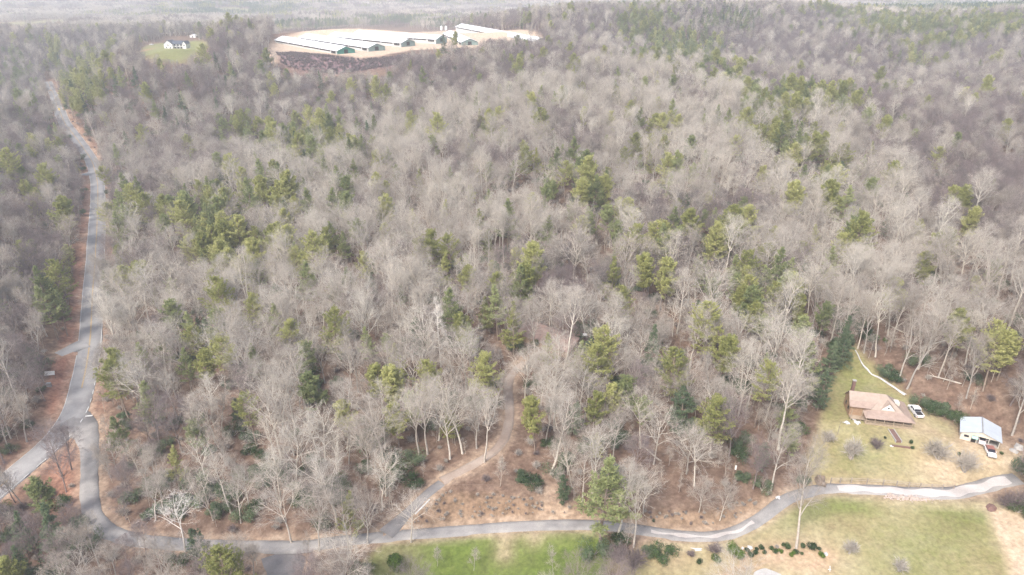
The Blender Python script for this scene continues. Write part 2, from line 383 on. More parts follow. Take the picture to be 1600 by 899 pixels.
green = np.maximum(green, zone('lawn_far', 6) * .62); dry = np.maximum(dry, zone('lawn_far', 6))
lp = P(222, 80); clay = np.maximum(clay, np.exp(-((gx - lp.x) / 12) ** 2 - ((gy - lp.y) / 16) ** 2) * .7)
dirt = np.maximum(dirt, zone('pad_far', 5)); brush = np.maximum(brush, zone('brush_far', 4))
clay = np.maximum(clay, zone('earth_far', 10)); dirt = np.maximum(dirt, zone('farm_road_far', 10))
for k in ('field_far', 'field_far2', 'field_far3', 'field_far4'): dry = np.maximum(dry, zone(k, 15)); green = np.maximum(green, zone(k, 15) * .35)
for q, r_, a in [((1480,735), 7, .8), ((1560,712), 9, .8), ((1520,700), 5, .8), ((1440,672), 5, .5), ((860,768), 4, .5), ((790,835), 3, .7), ((835,838), 2.5, .6), ((788,865), 2, .5), ((872,809), 4, .9), ((1395,772), 6, .6), ((620,860), 6, .3), ((1050,860), 8, .5), ((1130,885), 10, .4), ((1250,880), 12, .5)]:
    p = P(*q); g_ = np.exp(-(((gx - p.x) / r_) ** 2 + ((gy - p.y) / r_) ** 2)) * a; dirt = np.maximum(dirt, g_ * .8); green = green * (1 - g_ * .8)
def track(px, wd):
    c_ = spline([tuple(P(*q)[:2]) for q in px], 2.0); d_ = np.full(gx.shape, 1e9); m_ = (gx > c_[:, 0].min() - 20) & (gx < c_[:, 0].max() + 20) & (gy > c_[:, 1].min() - 20) & (gy < c_[:, 1].max() + 20)
    dd_ = np.full(m_.sum(), 1e9)
    for q in c_: dd_ = np.minimum(dd_, np.hypot(gx[m_] - q[0], gy[m_] - q[1]))
    d_[m_] = dd_; return np.exp(-(d_ / wd) ** 2)
t_ = track([(1432,662),(1462,676),(1492,694),(1520,716),(1575,742)], 1.6); dirt = np.maximum(dirt, t_ * .6); green *= 1 - t_ * .7
t_ = track([(1164,867),(1200,863),(1245,864),(1292,869)], 2.2); clay = np.maximum(clay, t_ * .45); dirt = np.maximum(dirt, t_ * .3); green *= 1 - t_ * .8
t_ = track([(1310,770),(1380,780),(1450,786),(1560,792)], 2.0); dirt = np.maximum(dirt, t_ * .45)
t_ = track([(1290,886),(1220,880),(1165,886),(1130,899)], 1.2); clay = np.maximum(clay, t_ * .6)
side = (1 - sm(rd, .5, 2.6)); dirt = np.maximum(dirt, side * .45)
rd2, _ = road_dist(gx, gy, [highway]); clay = np.maximum(clay, (1 - sm(rd2, 2, 7)) * .3)
m, nd, lk, b = mat('ground_cover'); M_GROUND = m
def att(n):
    a = nd.new('ShaderNodeAttribute'); a.attribute_name = n; return a.outputs['Fac']
def mixc(fac, a, b_):
    x = nd.new('ShaderNodeMix'); x.data_type = 'RGBA'
    (lk.new(fac, x.inputs[0]) if not isinstance(fac, float) else setattr(x.inputs[0], 'default_value', fac)); lk.new(a, x.inputs[6]); lk.new(b_, x.inputs[7]); return x.outputs[2]
n1 = noise(nd, lk, .09, 6); n2 = noise(nd, lk, 1.1, 5); n3 = noise(nd, lk, .35, 5, rough=.75)
lit = ramp(nd, [(.28, (.085, .052, .038)), (.45, (.15, .098, .072)), (.6, (.215, .148, .108)), (.75, (.31, .23, .17))]); lk.new(n3.outputs[0], lit.inputs[0])
fine = ramp(nd, [(.3, (.66,) * 3), (.7, (1.22,) * 3)]); lk.new(n2.outputs[0], fine.inputs[0])
dr = ramp(nd, [(.3, (.27, .205, .115)), (.5, (.345, .285, .155)), (.7, (.41, .35, .22))]); lk.new(n1.outputs[0], dr.inputs[0])
gr = ramp(nd, [(.3, (.085, .125, .026)), (.6, (.135, .175, .040)), (.8, (.21, .235, .07))]); lk.new(n3.outputs[0], gr.inputs[0])
cl = ramp(nd, [(.3, (.30, .135, .085)), (.55, (.42, .21, .14)), (.75, (.50, .30, .21))]); lk.new(n3.outputs[0], cl.inputs[0])
di = ramp(nd, [(.3, (.46, .33, .23)), (.6, (.58, .45, .33)), (.8, (.64, .53, .42))]); lk.new(n3.outputs[0], di.inputs[0])
br = ramp(nd, [(.35, (.105, .065, .072)), (.55, (.19, .125, .13)), (.75, (.28, .2, .19))]); lk.new(n3.outputs[0], br.inputs[0])
def soft(a, k=.55):
    """break a zone's edge up with noise"""
    mm = nd.new('ShaderNodeMath'); mm.operation = 'MULTIPLY_ADD'; lk.new(n3.outputs[0], mm.inputs[0]); mm.inputs[1].default_value = k; mm.inputs[2].default_value = -.5 * k
    s_ = nd.new('ShaderNodeMath'); s_.operation = 'MULTIPLY_ADD'; lk.new(mm.outputs[0], s_.inputs[0]); 
    e = nd.new('ShaderNodeMath'); e.operation = 'MULTIPLY'; lk.new(a, e.inputs[0]); 
    f = nd.new('ShaderNodeMath'); f.operation = 'SUBTRACT'; f.inputs[0].default_value = 1.25; lk.new(a, f.inputs[1]); lk.new(f.outputs[0], e.inputs[1])
    m4 = nd.new('ShaderNodeMath'); m4.operation = 'MULTIPLY'; m4.inputs[1].default_value = 4; lk.new(e.outputs[0], m4.inputs[0]); m4.use_clamp = True
    lk.new(m4.outputs[0], s_.inputs[1]); lk.new(a, s_.inputs[2]); s_.use_clamp = True
    return s_.outputs[0]
c = lit.outputs[0]
for a, r_ in (('dry', dr), ('green', gr), ('clay', cl), ('dirt', di), ('brush', br)): c = mixc(soft(att(a), .9 if a in ('green', 'clay') else .6), c, r_.outputs[0])
x = nd.new('ShaderNodeMix'); x.data_type = 'RGBA'; x.blend_type = 'MULTIPLY'; x.inputs[0].default_value = .85; lk.new(c, x.inputs[6]); lk.new(fine.outputs[0], x.inputs[7])
lk.new(x.outputs[2], b.inputs['Base Color']); b.inputs['Roughness'].default_value = .95; b.inputs['Specular IOR Level'].default_value = .1
bp = nd.new('ShaderNodeBump'); bp.inputs['Distance'].default_value = .25; bp.inputs['Strength'].default_value = .7; lk.new(n2.outputs[0], bp.inputs['Height']); lk.new(bp.outputs[0], b.inputs['Normal'])

nr, nc = S.shape; idx = np.arange(nr * nc).reshape(nr, nc)
Fq = np.stack([idx[:-1, :-1], idx[:-1, 1:], idx[1:, 1:], idx[1:, :-1]], -1).reshape(-1, 4)
V = np.stack([gx, gy, gz], 1)
attrs = dict(dry=dry, green=green, clay=clay, dirt=dirt, brush=brush)
def zmask(*ks): 
    mm = np.zeros(gx.shape, bool)
    for k in ks: mm |= SD[k] > 0
    return mm[Fq[:, 0]]
used = np.zeros(len(Fq), bool)
def ground_part(name, mask):
    global used
    mk = mask & ~used; used |= mask
    F = Fq[mk]; u, inv = np.unique(F, return_inverse=True)
    me = nparr(name, V[u], inv.reshape(F.shape), M_GROUND, {k: a[u] for k, a in attrs.items()}, smooth=True)
    return tag(link(name, me), kind='structure')
ground_part('lawn', zmask('yard')); ground_part('field', zmask('hay', 'stubble')); ground_part('meadow', zmask('meadow'))
ground_part('dirt_bank', zmask('clay', 'clay2')); ground_part('farm_yard', zmask('pad_far')); ground_part('hill_lawn', zmask('lawn_far'))
ground_part('far_fields', zmask('earth_far', 'field_far', 'field_far2', 'field_far3', 'field_far4'))
ground_part('ground', np.ones(len(Fq), bool))
def hg(x, y):
    """level of the finished ground at one point"""
    return float(h(x, y)[0])

# roads as surfaces with painted lines
def rstruct(name, me): return tag(link(name, me), kind='structure')
rstruct('highway', highway.surface('highway', M_HWY, .02))
def line(r, name, material, off, wd, lift=.055, i0=0, i1=None, dash=None):
    return rstruct(name, r.strip(name, material, lambda i: [(off(i) + wd/2, 0), (off(i) - wd/2, 0)], lift, i0, i1, dash=dash))
NH = len(highway.c)
jx = P(118, 645); jn = int(np.argmin(np.hypot(highway.c[:, 0] - jx.x, highway.c[:, 1] - jx.y)))
LH = lambda i: 0.0
line(highway, 'yellow_centre_line', M_YELP, lambda i: .12, .13, .08, jn + 6); line(highway, 'yellow_centre_line', M_YELP, lambda i: -.12, .13, .08, jn + 6)
line(highway, 'yellow_centre_line', M_YELP, lambda i: .12, .13, .08, 0, jn - 9); line(highway, 'yellow_centre_line', M_YELP, lambda i: -.12, .13, .08, 0, jn - 9)
line(highway, 'white_edge_line', M_WHITEP, lambda i: 3.45, .16, .07)
line(highway, 'white_edge_line', M_WHITEP, lambda i: -3.45, .16, .07, jn + 9); line(highway, 'white_edge_line', M_WHITEP, lambda i: -3.45, .16, .07, 0, jn - 8)
line(highway, 'white_edge_dashes', M_WHITEP, lambda i: -3.45, .2, .07, jn - 8, jn + 9, dash=(2, 1))
rstruct('side_road', side_road.surface('side_road', M_LANE, -.03))
sp_ = P(139, 650); b_ = MB(); b_.box(-.95, .95, -.2, .2, -.1, .09); o = b_.obj('stop_line', M_WHITEP); o.location = sp_; o.rotation_euler = (0, 0, R(12)); tag(o, kind='structure')
rstruct('lane', lane.surface('lane', M_LANE, -.06)); rstruct('spur_road', spur.surface('spur_road', M_DARKAS, -.08))
rstruct('driveway', drive_low.surface('driveway', M_DARKAS, -.07)); rstruct('gravel_track', drive_up.surface('gravel_track', M_DRIVE, -.05))
rstruct('roadside_driveway', driveway.surface('roadside_driveway', M_HWY, -.06)); rstruct('roadside_driveway', driveway2.surface('roadside_driveway', M_HWY, -.06))
# pale kerb along the dark driveway and gravel worn into the lane
rstruct('driveway_kerb', drive_low.strip('driveway_kerb', M_WHITEP, lambda i: [(-1.75, -.3), (-1.78, .16), (-1.93, .16), (-1.97, -.3)], 0, 6, len(drive_low.c) - 4, dash=(5, 4)))
i0 = int(len(lane.c) * .70); i1 = int(len(lane.c) * .99)
M_GRAV = asphalt('pale_gravel', (.40, .36, .33), (.50, .46, .43), (.60, .56, .52))
rstruct('lane_gravel', lane.strip('lane_gravel', M_GRAV, lambda i: [(lane.w[i] * (.30 + .1 * math.sin(i * .9)), 0), (lane.w[i] * .1, .01), (-lane.w[i] * (.34 + .09 * math.sin(i * 1.3 + 1)), 0)], -.01, int(len(lane.c) * .80), i1))
rstruct('lane_gravel', lane.strip('lane_gravel', M_GRAV, lambda i: [(lane.w[i] * (.12 + .1 * math.sin(i * .9)), 0), (-lane.w[i] * (.16 + .09 * math.sin(i * 1.3 + 1)), 0)], -.02, int(len(lane.c) * .585), int(len(lane.c) * .70)))
#@@PART2@@
# ------------------------------------------------------------------ tree shapes
def unit(v): return v / (np.linalg.norm(v) + 1e-9)
def turn(d, ang, rs):
    a = unit(np.cross(d, rs.normal(size=3))); return unit(d * math.cos(ang) + a * math.sin(ang))
def bare_tree(seed, H, base, ang, Lf, nl, leader, up, r0=None, twig=.025, dense=1.0, lean=0.0):
    """leafless broadleaf: trunk mesh and crown mesh (limbs, branches, twigs)"""
    rs = np.random.default_rng(seed); tr = MB(); cr = MB(); r0 = r0 or H * .0135
    nch = [nl, 6, 6, max(4, int(round(7.5 * dense)))]
    p = np.array([0., 0, -.6]); d = unit(np.array([lean, 0, 1.])); pts = [p]; top = H * leader; n = 9
    for k in range(n):
        d = unit(d + rs.normal(size=3) * .05 + np.array([0, 0, .05])); p = p + d * top / n; pts.append(p)
    rad = [r0 * (1.25 if k == 0 else 1) * (1 - .72 * k / n) for k in range(n + 1)]
    tr.tube(pts, rad, 6)
    def grow(p, d, L, r, lvl):
        if lvl == 4:
            w = unit(np.cross(d, rs.normal(size=3))) * twig; e = p + d * L + rs.normal(size=3) * L * .08
            cr.add([tuple(p - w * .5), tuple(p + w * .5), tuple(e)], [(0, 1, 2)], 1); return
        sg = [0, 5, 3, 2][lvl]; k = [0, 5, 3, 3][lvl]; q = [p]; dd = d
        for i in range(sg):
            dd = unit(dd + rs.normal(size=3) * .13 + np.array([0, 0, up * (.5 if lvl > 1 else 1)])); q.append(q[-1] + dd * L / sg)
        cr.tube(q, [r * (1 - .68 * i / sg) for i in range(sg + 1)], k, 1 if lvl == 3 else 0)
        m = nch[lvl]
        for j in range(m):
            t = .22 + .78 * (j + rs.random()) / m; f = t * sg; i = min(int(f), sg - 1); pp = q[i] + (q[i+1] - q[i]) * (f - i); ax = unit(q[i+1] - q[i])
            cl = L * (.62 if lvl == 1 else .58) * (1.12 - .5 * t) * rs.uniform(.75, 1.2)
            if lvl == 3: cl = rs.uniform(.7, 1.5) * H / 20
            grow(pp, turn(ax, rs.uniform(.45, .95), rs), cl, r * (1 - .6 * t) * .55, lvl + 1)
        grow(q[-1], dd, L * .35 if lvl < 3 else 1.1, r * .3, min(lvl + 2, 4) if lvl < 3 else 4)
    for j in range(nl):
        t = base / leader + (1 - base / leader) * (j + .4 * rs.random()) / nl; t = min(t, .99); f = t * n; i = int(f); pp = pts[i] + (pts[i+1] - pts[i]) * (f - i)
        az = j * 2.4 + rs.uniform(-.4, .4); a = ang * rs.uniform(.8, 1.15) * (1 - .35 * (t - base)); s_ = math.sin(a)
        rel = (t * leader - base) / (1 - base + 1e-6)
        L = H * Lf * (1.05 - .5 * max(rel, 0)) * rs.uniform(.82, 1.15)
        grow(pp, np.array([math.cos(az) * s_, math.sin(az) * s_, math.cos(a)]), L, r0 * .5 * (1 - .5 * t), 1)
    grow(pts[-1], d, H * (1 - leader) * .95, r0 * .26, 1)
    return tr, cr
def tuft(cr, p, rs, size, nt, upb, wdt):
    for _ in range(nt):
        d = unit(rs.normal(size=3) + np.array([0, 0, upb])); w = unit(np.cross(d, rs.normal(size=3))) * wdt * rs.uniform(.7, 1.3); e = p + d * size * rs.uniform(.6, 1.25)
        o = p + rs.normal(size=3) * size * .25
        cr.add([tuple(o - w * .5), tuple(e - w * .2), tuple(e + w * .3), tuple(o + w * .5)], [(0, 1, 2, 3)])
def pine_tree(seed, H, base, Rr, shape, whorls, per, form):
    rs = np.random.default_rng(seed); tr = MB(); cr = MB(); r0 = H * .013
    pts = []; p = np.array([0., 0, -.6]); d = np.array([0, 0, 1.]); n = 8
    for k in range(n + 1):
        pts.append(p); d = unit(d + rs.normal(size=3) * .025 + np.array([0, 0, .05])); p = p + d * (H + .4) / n
    tr.tube(pts, [r0 * (1 - .93 * k / n) for k in range(n + 1)], 6)
    def at(t):
        f = min(t, .999) * n; i = int(f); return pts[i] + (pts[i+1] - pts[i]) * (f - i)
    for wv in range(whorls):
        t = base + (1 - base) * ((wv + .5) / whorls) ** .92
        rel = (t - base) / (1 - base)
        if shape == 'round': pr = math.sqrt(max(0, 1 - (2 * rel - .78) ** 2 / 1.55)) 
        elif shape == 'cone': pr = (1 - rel) ** .85 + .06
        else: pr = (.55 + .45 * math.sin(min(rel * 2.2, 1.57))) * (1 - rel ** 3) + .12
        for j in range(per):
            if rs.random() < .10: continue
            az = rs.uniform(0, 2 * math.pi); L = Rr * pr * rs.uniform(.62, 1.18); el = {'plume': .12, 'clump': .35, 'hem': -.05}[form] + rel * .75 + rs.uniform(-.12, .12)
            d = np.array([math.cos(az) * math.cos(el), math.sin(az) * math.cos(el), math.sin(el)]); q = [at(t + rs.uniform(-.015, .015))]; dd = d
            for k in range(4):
                dd = unit(dd + np.array([0, 0, .10 if form != 'hem' else -.05]) + rs.normal(size=3) * .07); q.append(q[-1] + dd * L / 4)
            cr.tube(q, [.06 * H / 20 * (1 - .2 * k) for k in range(5)], 3, 0)
            nt = max(3, int(L * {'plume': 4.2, 'clump': 3.6, 'hem': 5}[form]))
            for k in range(nt):
                s_ = .28 + .75 * (k + rs.random()) / nt; f = min(s_, .999) * 4; i = int(f); c_ = q[i] + (q[i+1] - q[i]) * (f - i)
                sd_ = unit(np.cross(dd, [0, 0, 1.])) * rs.uniform(-1, 1) * L * .30 * (1.15 - s_ * .6)
                c_ = c_ + sd_ + np.array([0, 0, rs.uniform(-.08, .16)])
                if form == 'plume': tuft(cr, c_, rs, .42, 8, .8, .12)
                elif form == 'clump': tuft(cr, c_, rs, .55, 9, .6, .16)
                else: tuft(cr, c_, rs, .42, 7, -.1, .15)
    tuft(cr, pts[-1], rs, .6, 14, 1.0, .15)
    nb = [k for k in range(len(cr.f)) if len(cr.f[k]) == 4]
    return tr, cr
def fix_pine_materials(cr):
    # tubes were added first per branch: needles are the loose quads
    cr.mi = [0] * len(cr.f)
def bush(seed, Rr, Hh, lobes, nleaf, size, stem=True):
    rs = np.random.default_rng(seed); st = MB(); cr = MB()
    k_ = .5 if lobes < 7 else .75
    cs = [(rs.uniform(-k_, k_) * Rr, rs.uniform(-k_, k_) * Rr, Hh * rs.uniform(.3, .66), Rr * rs.uniform(.28 if lobes > 6 else .45, .6), Hh * rs.uniform(.22, .42)) for _ in range(lobes)]
    for c_ in cs:
        st.tube([(0, 0, -.3), (c_[0] * .4, c_[1] * .4, c_[2] * .5), (c_[0], c_[1], c_[2] + c_[4] * .5)], [.07, .05, .02], 4)
        for _ in range(nleaf // lobes):
            d = unit(rs.normal(size=3)); rr = rs.uniform(.55, 1.08); p = np.array([c_[0] + d[0] * c_[3] * rr, c_[1] + d[1] * c_[3] * rr, max(.03, c_[2] + d[2] * c_[4] * rr)])
            a = unit(np.cross(d + rs.normal(size=3) * .6, rs.normal(size=3))); b_ = unit(np.cross(a, d)); s_ = size * rs.uniform(.6, 1.3)
            cr.add([tuple(p - a * s_ * .4), tuple(p - b_ * s_), tuple(p + a * s_ * .4), tuple(p + b_ * s_)], [(0, 1, 2, 3)])
    return st, cr
def twiggy(seed, Rr, Hh, n, tw):
    """many-stemmed leafless shrub"""
    rs = np.random.default_rng(seed); st = MB(); cr = MB()
    for _ in range(7):
        d = unit(np.array([rs.normal() * .5, rs.normal() * .5, 1])); q = [np.array([0, 0, -.2]), d * Hh * .25, d * Hh * .5 + rs.normal(size=3) * .1]; st.tube(q, [.06, .045, .03], 4)
        for _ in range(n // 7):
            o = q[1] + (q[2] - q[1]) * rs.random(); e = unit(rs.normal(size=3) * .75 + np.array([0, 0, .65])); e = np.array([e[0] * Rr, e[1] * Rr, abs(e[2]) * Hh * .75]) * rs.uniform(.5, 1)
            w = unit(np.cross(e, rs.normal(size=3))) * tw; mid = o + e * .5 + rs.normal(size=3) * Rr * .06; tip = o + e + rs.normal(size=3) * Rr * .04
            cr.add([tuple(o - w), tuple(o + w), tuple(mid + w * .5), tuple(tip), tuple(mid - w * .5)], [(0, 1, 2, 3, 4)])
            for _ in range(3):
                e2 = unit(e + rs.normal(size=3) * .6 * np.linalg.norm(e)) * Rr * rs.uniform(.2, .45); w2 = unit(np.cross(e2, rs.normal(size=3))) * tw * .5
                cr.add([tuple(mid - w2), tuple(mid + w2), tuple(mid + e2)], [(0, 1, 2)])
    return st, cr

PROTO = {}        # key -> dict(trunk mesh, crown mesh, joined mesh, H)
def register(key, tr, cr, mt, mc, H, words='', tw=None):
    if tw: mc = [mc, tw]
    tm = tr.mesh(key + '_trunk', mt, True); cm = cr.mesh(key + '_crown', mc)
    j = MB(); j.add(tr.v, tr.f, 0); off = j.n; j.v.extend(cr.v); j.f.extend([tuple(i + off for i in f) for f in cr.f]); j.mi.extend([m_ + 1 for m_ in cr.mi]); jm = j.mesh(key + '_whole', [mt] + (mc if isinstance(mc, list) else [mc]))
    PROTO[key] = dict(t=tm, c=cm, j=jm, H=H, w=words)
B = [ # key, H, base, ang, Lf, nl, leader, up, material, dense, words
    ('bare0', 20, .30, .88, .40, 10, .72, .07, BARK_PALE, 1.0, 'broad-crowned pale bare tree'),
    ('bare1', 20, .28, .66, .42, 10, .64, .07, BARK_GREY, 1.0, 'vase-shaped tan bare tree'),
    ('bare2', 21, .32, .62, .28, 11, .82, .09, BARK_GREY, .9, 'narrow tan bare tree'),
    ('bare3', 18, .27, .95, .43, 11, .68, .07, BARK_GREY, 1.1, 'wide dome-topped tan bare tree'),
    ('bare4', 23, .40, .60, .36, 9, .66, .06, BARK_PALE, .9, 'tall forked pale bare tree'),
    ('bare5', 17, .24, .75, .36, 12, .76, .10, BARK_DARK, 1.2, 'dense brushy mauve-brown bare tree'),
    ('bare6', 19, .30, .68, .40, 10, .64, .08, BARK_DARK, 1.0, 'vase-shaped mauve-brown bare tree'),
    ('bare7', 25, .50, .72, .25, 10, .84, .06, BARK_PALE, .8, 'slim long-trunked pale bare tree'),
    ('bare8', 16, .22, .85, .40, 12, .72, .08, BARK_GREY, 1.2, 'low rounded tan bare tree'),
    ('bare9', 21, .35, .85, .38, 9, .68, .03, BARK_PALE, .9, 'crooked open pale bare tree'),
]
for i, (k, H, ba, an, Lf, nl, le, up, mt, de, wd) in enumerate(B):
    tr, cr = bare_tree(100 + i, H, ba, an, Lf, nl, le, up, dense=de, lean=(.12 if i == 9 else .03))
    register(k, tr, cr, mt, mt, H, wd, TWIGS[mt.name])
BARES = [b_[0] for b_ in B]
def pine_mesh(key, seed, H, base, Rr, shape, wh, per, form, leaf, words):
    tr, cr = pine_tree(seed, H, base, Rr, shape, wh, per, form)
    # split woody tubes from needles inside the crown by their slot
    cr.mi = [1] * len(cr.f); tubes = MB()
    register(key, tr, cr, BARK_PINE, leaf, H, words)
def pine_build(key, seed, H, base, Rr, shape, wh, per, form, leaf, words):
    tr, cr = pine_tree(seed, H, base, Rr, shape, wh, per, form)
    sizes = np.array([len(f) for f in cr.f]); v = np.array(cr.v); mi = []
    for f in cr.f:
        # tube quads share vertices with their neighbours, needle quads own 4 consecutive vertices starting at a multiple of their own block
        mi.append(1 if (f[1] == f[0] + 1 and f[2] == f[0] + 2 and f[3] == f[0] + 3) else 0)
    cr.mi = mi
    tm = tr.mesh(key + '_trunk', BARK_PINE, True); cm = cr.mesh(key + '_crown', [BARK_PINE, leaf])
    j = MB(); j.add(tr.v, tr.f, 0); j.v.extend(cr.v); j.f.extend([tuple(i + j.n for i in f) for f in cr.f]); j.mi.extend(mi)
    jm = j.mesh(key + '_whole', [BARK_PINE, leaf]); PROTO[key] = dict(t=tm, c=cm, j=jm, H=H, w=words)
PN = [('pine0', 20, .30, 5.2, 'dome', 12, 7, 'plume', PINE_Y, 'yellow-green feathery pine'),
      ('pine1', 18, .36, 4.4, 'round', 12, 6, 'clump', PINE_Y, 'olive round-topped pine'),
      ('pine2', 19, .32, 4.4, 'cone', 12, 7, 'plume', PINE_G, 'mid-green layered pine'),
      ('pine3', 15, .2, 3.6, 'cone', 14, 6, 'plume', PINE_Y, 'young yellow-green cone-shaped pine'),
      ('pine4', 16, .14, 3.2, 'cone', 16, 6, 'hem', PINE_D, 'dark green cone-shaped evergreen'),
      ('pine5', 17, .40, 4.2, 'round', 10, 6, 'clump', PINE_G, 'mid-green clumpy pine'),
      ('pine6', 22, .44, 5.2, 'dome', 9, 6, 'plume', PINE_Y, 'tall open yellow-green pine'),
      ('pine7', 13, .12, 2.6, 'dome', 13, 6, 'hem', PINE_D, 'low dark green evergreen')]
for i, a in enumerate(PN): pine_build(a[0], 300 + i, a[1], a[2], a[3], a[4], a[5], a[6], a[7], a[8], a[9])
PINES = [a[0] for a in PN]
for i, (Rr, Hh, lf) in enumerate([(2.6, 2.8, LEAF_D), (2.0, 2.2, PINE_D), (3.0, 3.4, PINE_D)]):
    st, cr = bush(500 + i, Rr, Hh, 8, 1900, .17); register('laurel%d' % i, st, cr, BARK_GREY, lf, Hh)
for i in range(3):
    st, cr = twiggy(520 + i, 1.7, 2.4, 240, .022); register('brush%d' % i, st, cr, BARK_GREY if i else TWIG_DARK, BARK_GREY if i else TWIG_DARK, 2.4)
for i in range(3):
    tr, cr = bare_tree(540 + i, 8.5, .25, .7, .22, 6, .8, .1, r0=.07, twig=.02, dense=.6); register('sapling%d' % i, tr, cr, BARK_GREY if i else BARK_PALE, BARK_GREY if i else BARK_PALE, 8.5, '', TWIG_GREY)
# distant patches of canopy, about 16 trees each
def clump(seed, everg, leafm, barkm):
    rs = np.random.default_rng(seed); j = MB()
    for gx_ in range(4):
        for gy_ in range(4):
            c_ = np.array([(gx_ - 1.5) * 9.5 + rs.uniform(-3.5, 3.5), (gy_ - 1.5) * 9.5 + rs.uniform(-3.5, 3.5), -1.]); H = rs.uniform(14, 21)
            j.tube([c_, c_ + [0, 0, H * .8]], [.3, .1], 3, 0)
            ev = rs.random() < everg
            if ev:
                for _ in range(230):
                    t = rs.random() ** .8; rr = 3.3 * (1 - t) ** .6 * rs.uniform(.3, 1); a = rs.uniform(0, 6.28); p = c_ + [rr * math.cos(a), rr * math.sin(a), H * (.35 + .65 * t)]
                    d = unit(rs.normal(size=3) + [0, 0, .6]); w = unit(np.cross(d, rs.normal(size=3))) * .35
                    j.add([tuple(p - w), tuple(p + w), tuple(p + d * .9)], [(0, 1, 2)], 1)
            else:
                Rr = rs.uniform(4.2, 6.2)
                for _ in range(260):
                    o = c_ + [0, 0, H * rs.uniform(.4, .65)]; e = unit(rs.normal(size=3) * [.9, .9, .5] + [0, 0, .6]); e = np.array([e[0] * Rr, e[1] * Rr, e[2] * H * .42]) * rs.uniform(.75, 1.05)
                    s0 = o + e * rs.uniform(.25, .6); w = unit(np.cross(e, rs.normal(size=3))) * .075
                    j.add([tuple(s0 - w), tuple(s0 + w), tuple(o + e + rs.normal(size=3) * .4)], [(0, 1, 2)], 0)
    return j.mesh('canopy_patch', [barkm, leafm])
CL = [clump(600, .06, PINE_G, BARK_GREY), clump(601, .15, PINE_D, BARK_DARK), clump(602, .0, PINE_G, BARK_PALE), clump(603, .35, PINE_G, BARK_GREY), clump(604, .85, PINE_D, BARK_DARK), clump(605, .85, PINE_Y, BARK_GREY)]

# ------------------------------------------------------------------ where trees grow
def inpoly(pl, X, Y):
    ins = np.zeros(np.shape(X), bool); n = len(pl)
    for i in range(n):
        x1, y1 = pl[i]; x2, y2 = pl[(i+1) % n]
        ins ^= ((y1 > Y) != (y2 > Y)) & (X < (x2-x1) * (Y-y1) / (y2-y1 + 1e-12) + x1)
    return ins
OPEN = ['yard', 'hay', 'meadow', 'clay', 'lawn_far', 'pad_far', 'brush_far', 'earth_far', 'field_far', 'field_far2', 'field_far3', 'field_far4', 'farm_road_far', 'verge']
SIGHT = [ # parts of the view the photograph shows unobstructed
    [(30,728),(60,702),(90,665),(112,620),(124,560),(132,480),(139,400),(144,320),(143,285),(160,285),(160,320),(158,400),(157,480),(156,560),(156,600),(150,640),(156,700),(156,770),(130,770),(130,705),(122,668),(90,700),(50,745),(30,752)],
    [(108,200),(122,206),(150,255),(138,262),(118,225)], [(70,128),(86,128),(94,160),(104,190),(96,195),(82,170)],
    [(142,270),(143,330),(134,430),(128,500),(122,545),(118,590),(100,640),(86,650),(80,600),(84,575),(94,545),(112,500),(119,430),(130,370),(134,320)],
    [(1345,560),(1390,592),(1420,612),(1445,636),(1495,655),(1500,648),(1565,650),(1572,690),(1600,712),(1600,780),(1480,764),(1400,762),(1330,762),(1262,775),(1262,740),(1275,690),(1298,630),(1312,590)],
    [(1240,780),(1290,764),(1400,764),(1560,764),(1600,775),(1600,899),(1000,899),(960,870),(1090,845),(1190,812)],
    [(560,845),(700,834),(880,822),(905,830),(900,850),(880,899),(640,899),(600,880)],
    [(440,846),(560,840),(700,822),(880,812),(880,832),(700,840),(560,852),(440,860)], [(405,855),(468,855),(466,899),(435,899)],
    [(620,830),(700,775),(760,772),(880,790),(880,812),(700,826)],
    [(640,800),(696,742),(765,705),(782,670),(786,600),(804,600),(806,670),(790,705),(700,762),(650,815)],
    [(214,72),(240,66),(256,57),(306,57),(312,64),(328,68),(326,80),(300,90),(262,95),(232,90),(214,86)], [(425,50),(560,44),(700,47),(700,76),(640,82),(600,112),(520,114),(470,110),(425,104)],
    [(1000,780),(1110,772),(1190,780),(1200,800),(1140,826),(1080,830),(1000,818)],
    [(700,46),(760,48),(850,58),(850,63),(760,60),(744,72),(718,72),(700,60)],
]
def hides(x, y, z, H):
    bad = np.zeros(x.shape, bool)
    for f in (.02, .35, .6, .8, .97):
        px, py, _ = proj(x, y, z + H * f)
        for s_ in SIGHT: bad |= inpoly(s_, px, py)
    return bad
def allowed(x, y, rmin=2.2):
    ok = np.ones(x.shape, bool)
    for k in OPEN: ok &= ~inpoly(Z_[k], x, y)
    d, _ = road_dist(x, y); return ok & (d > rmin)
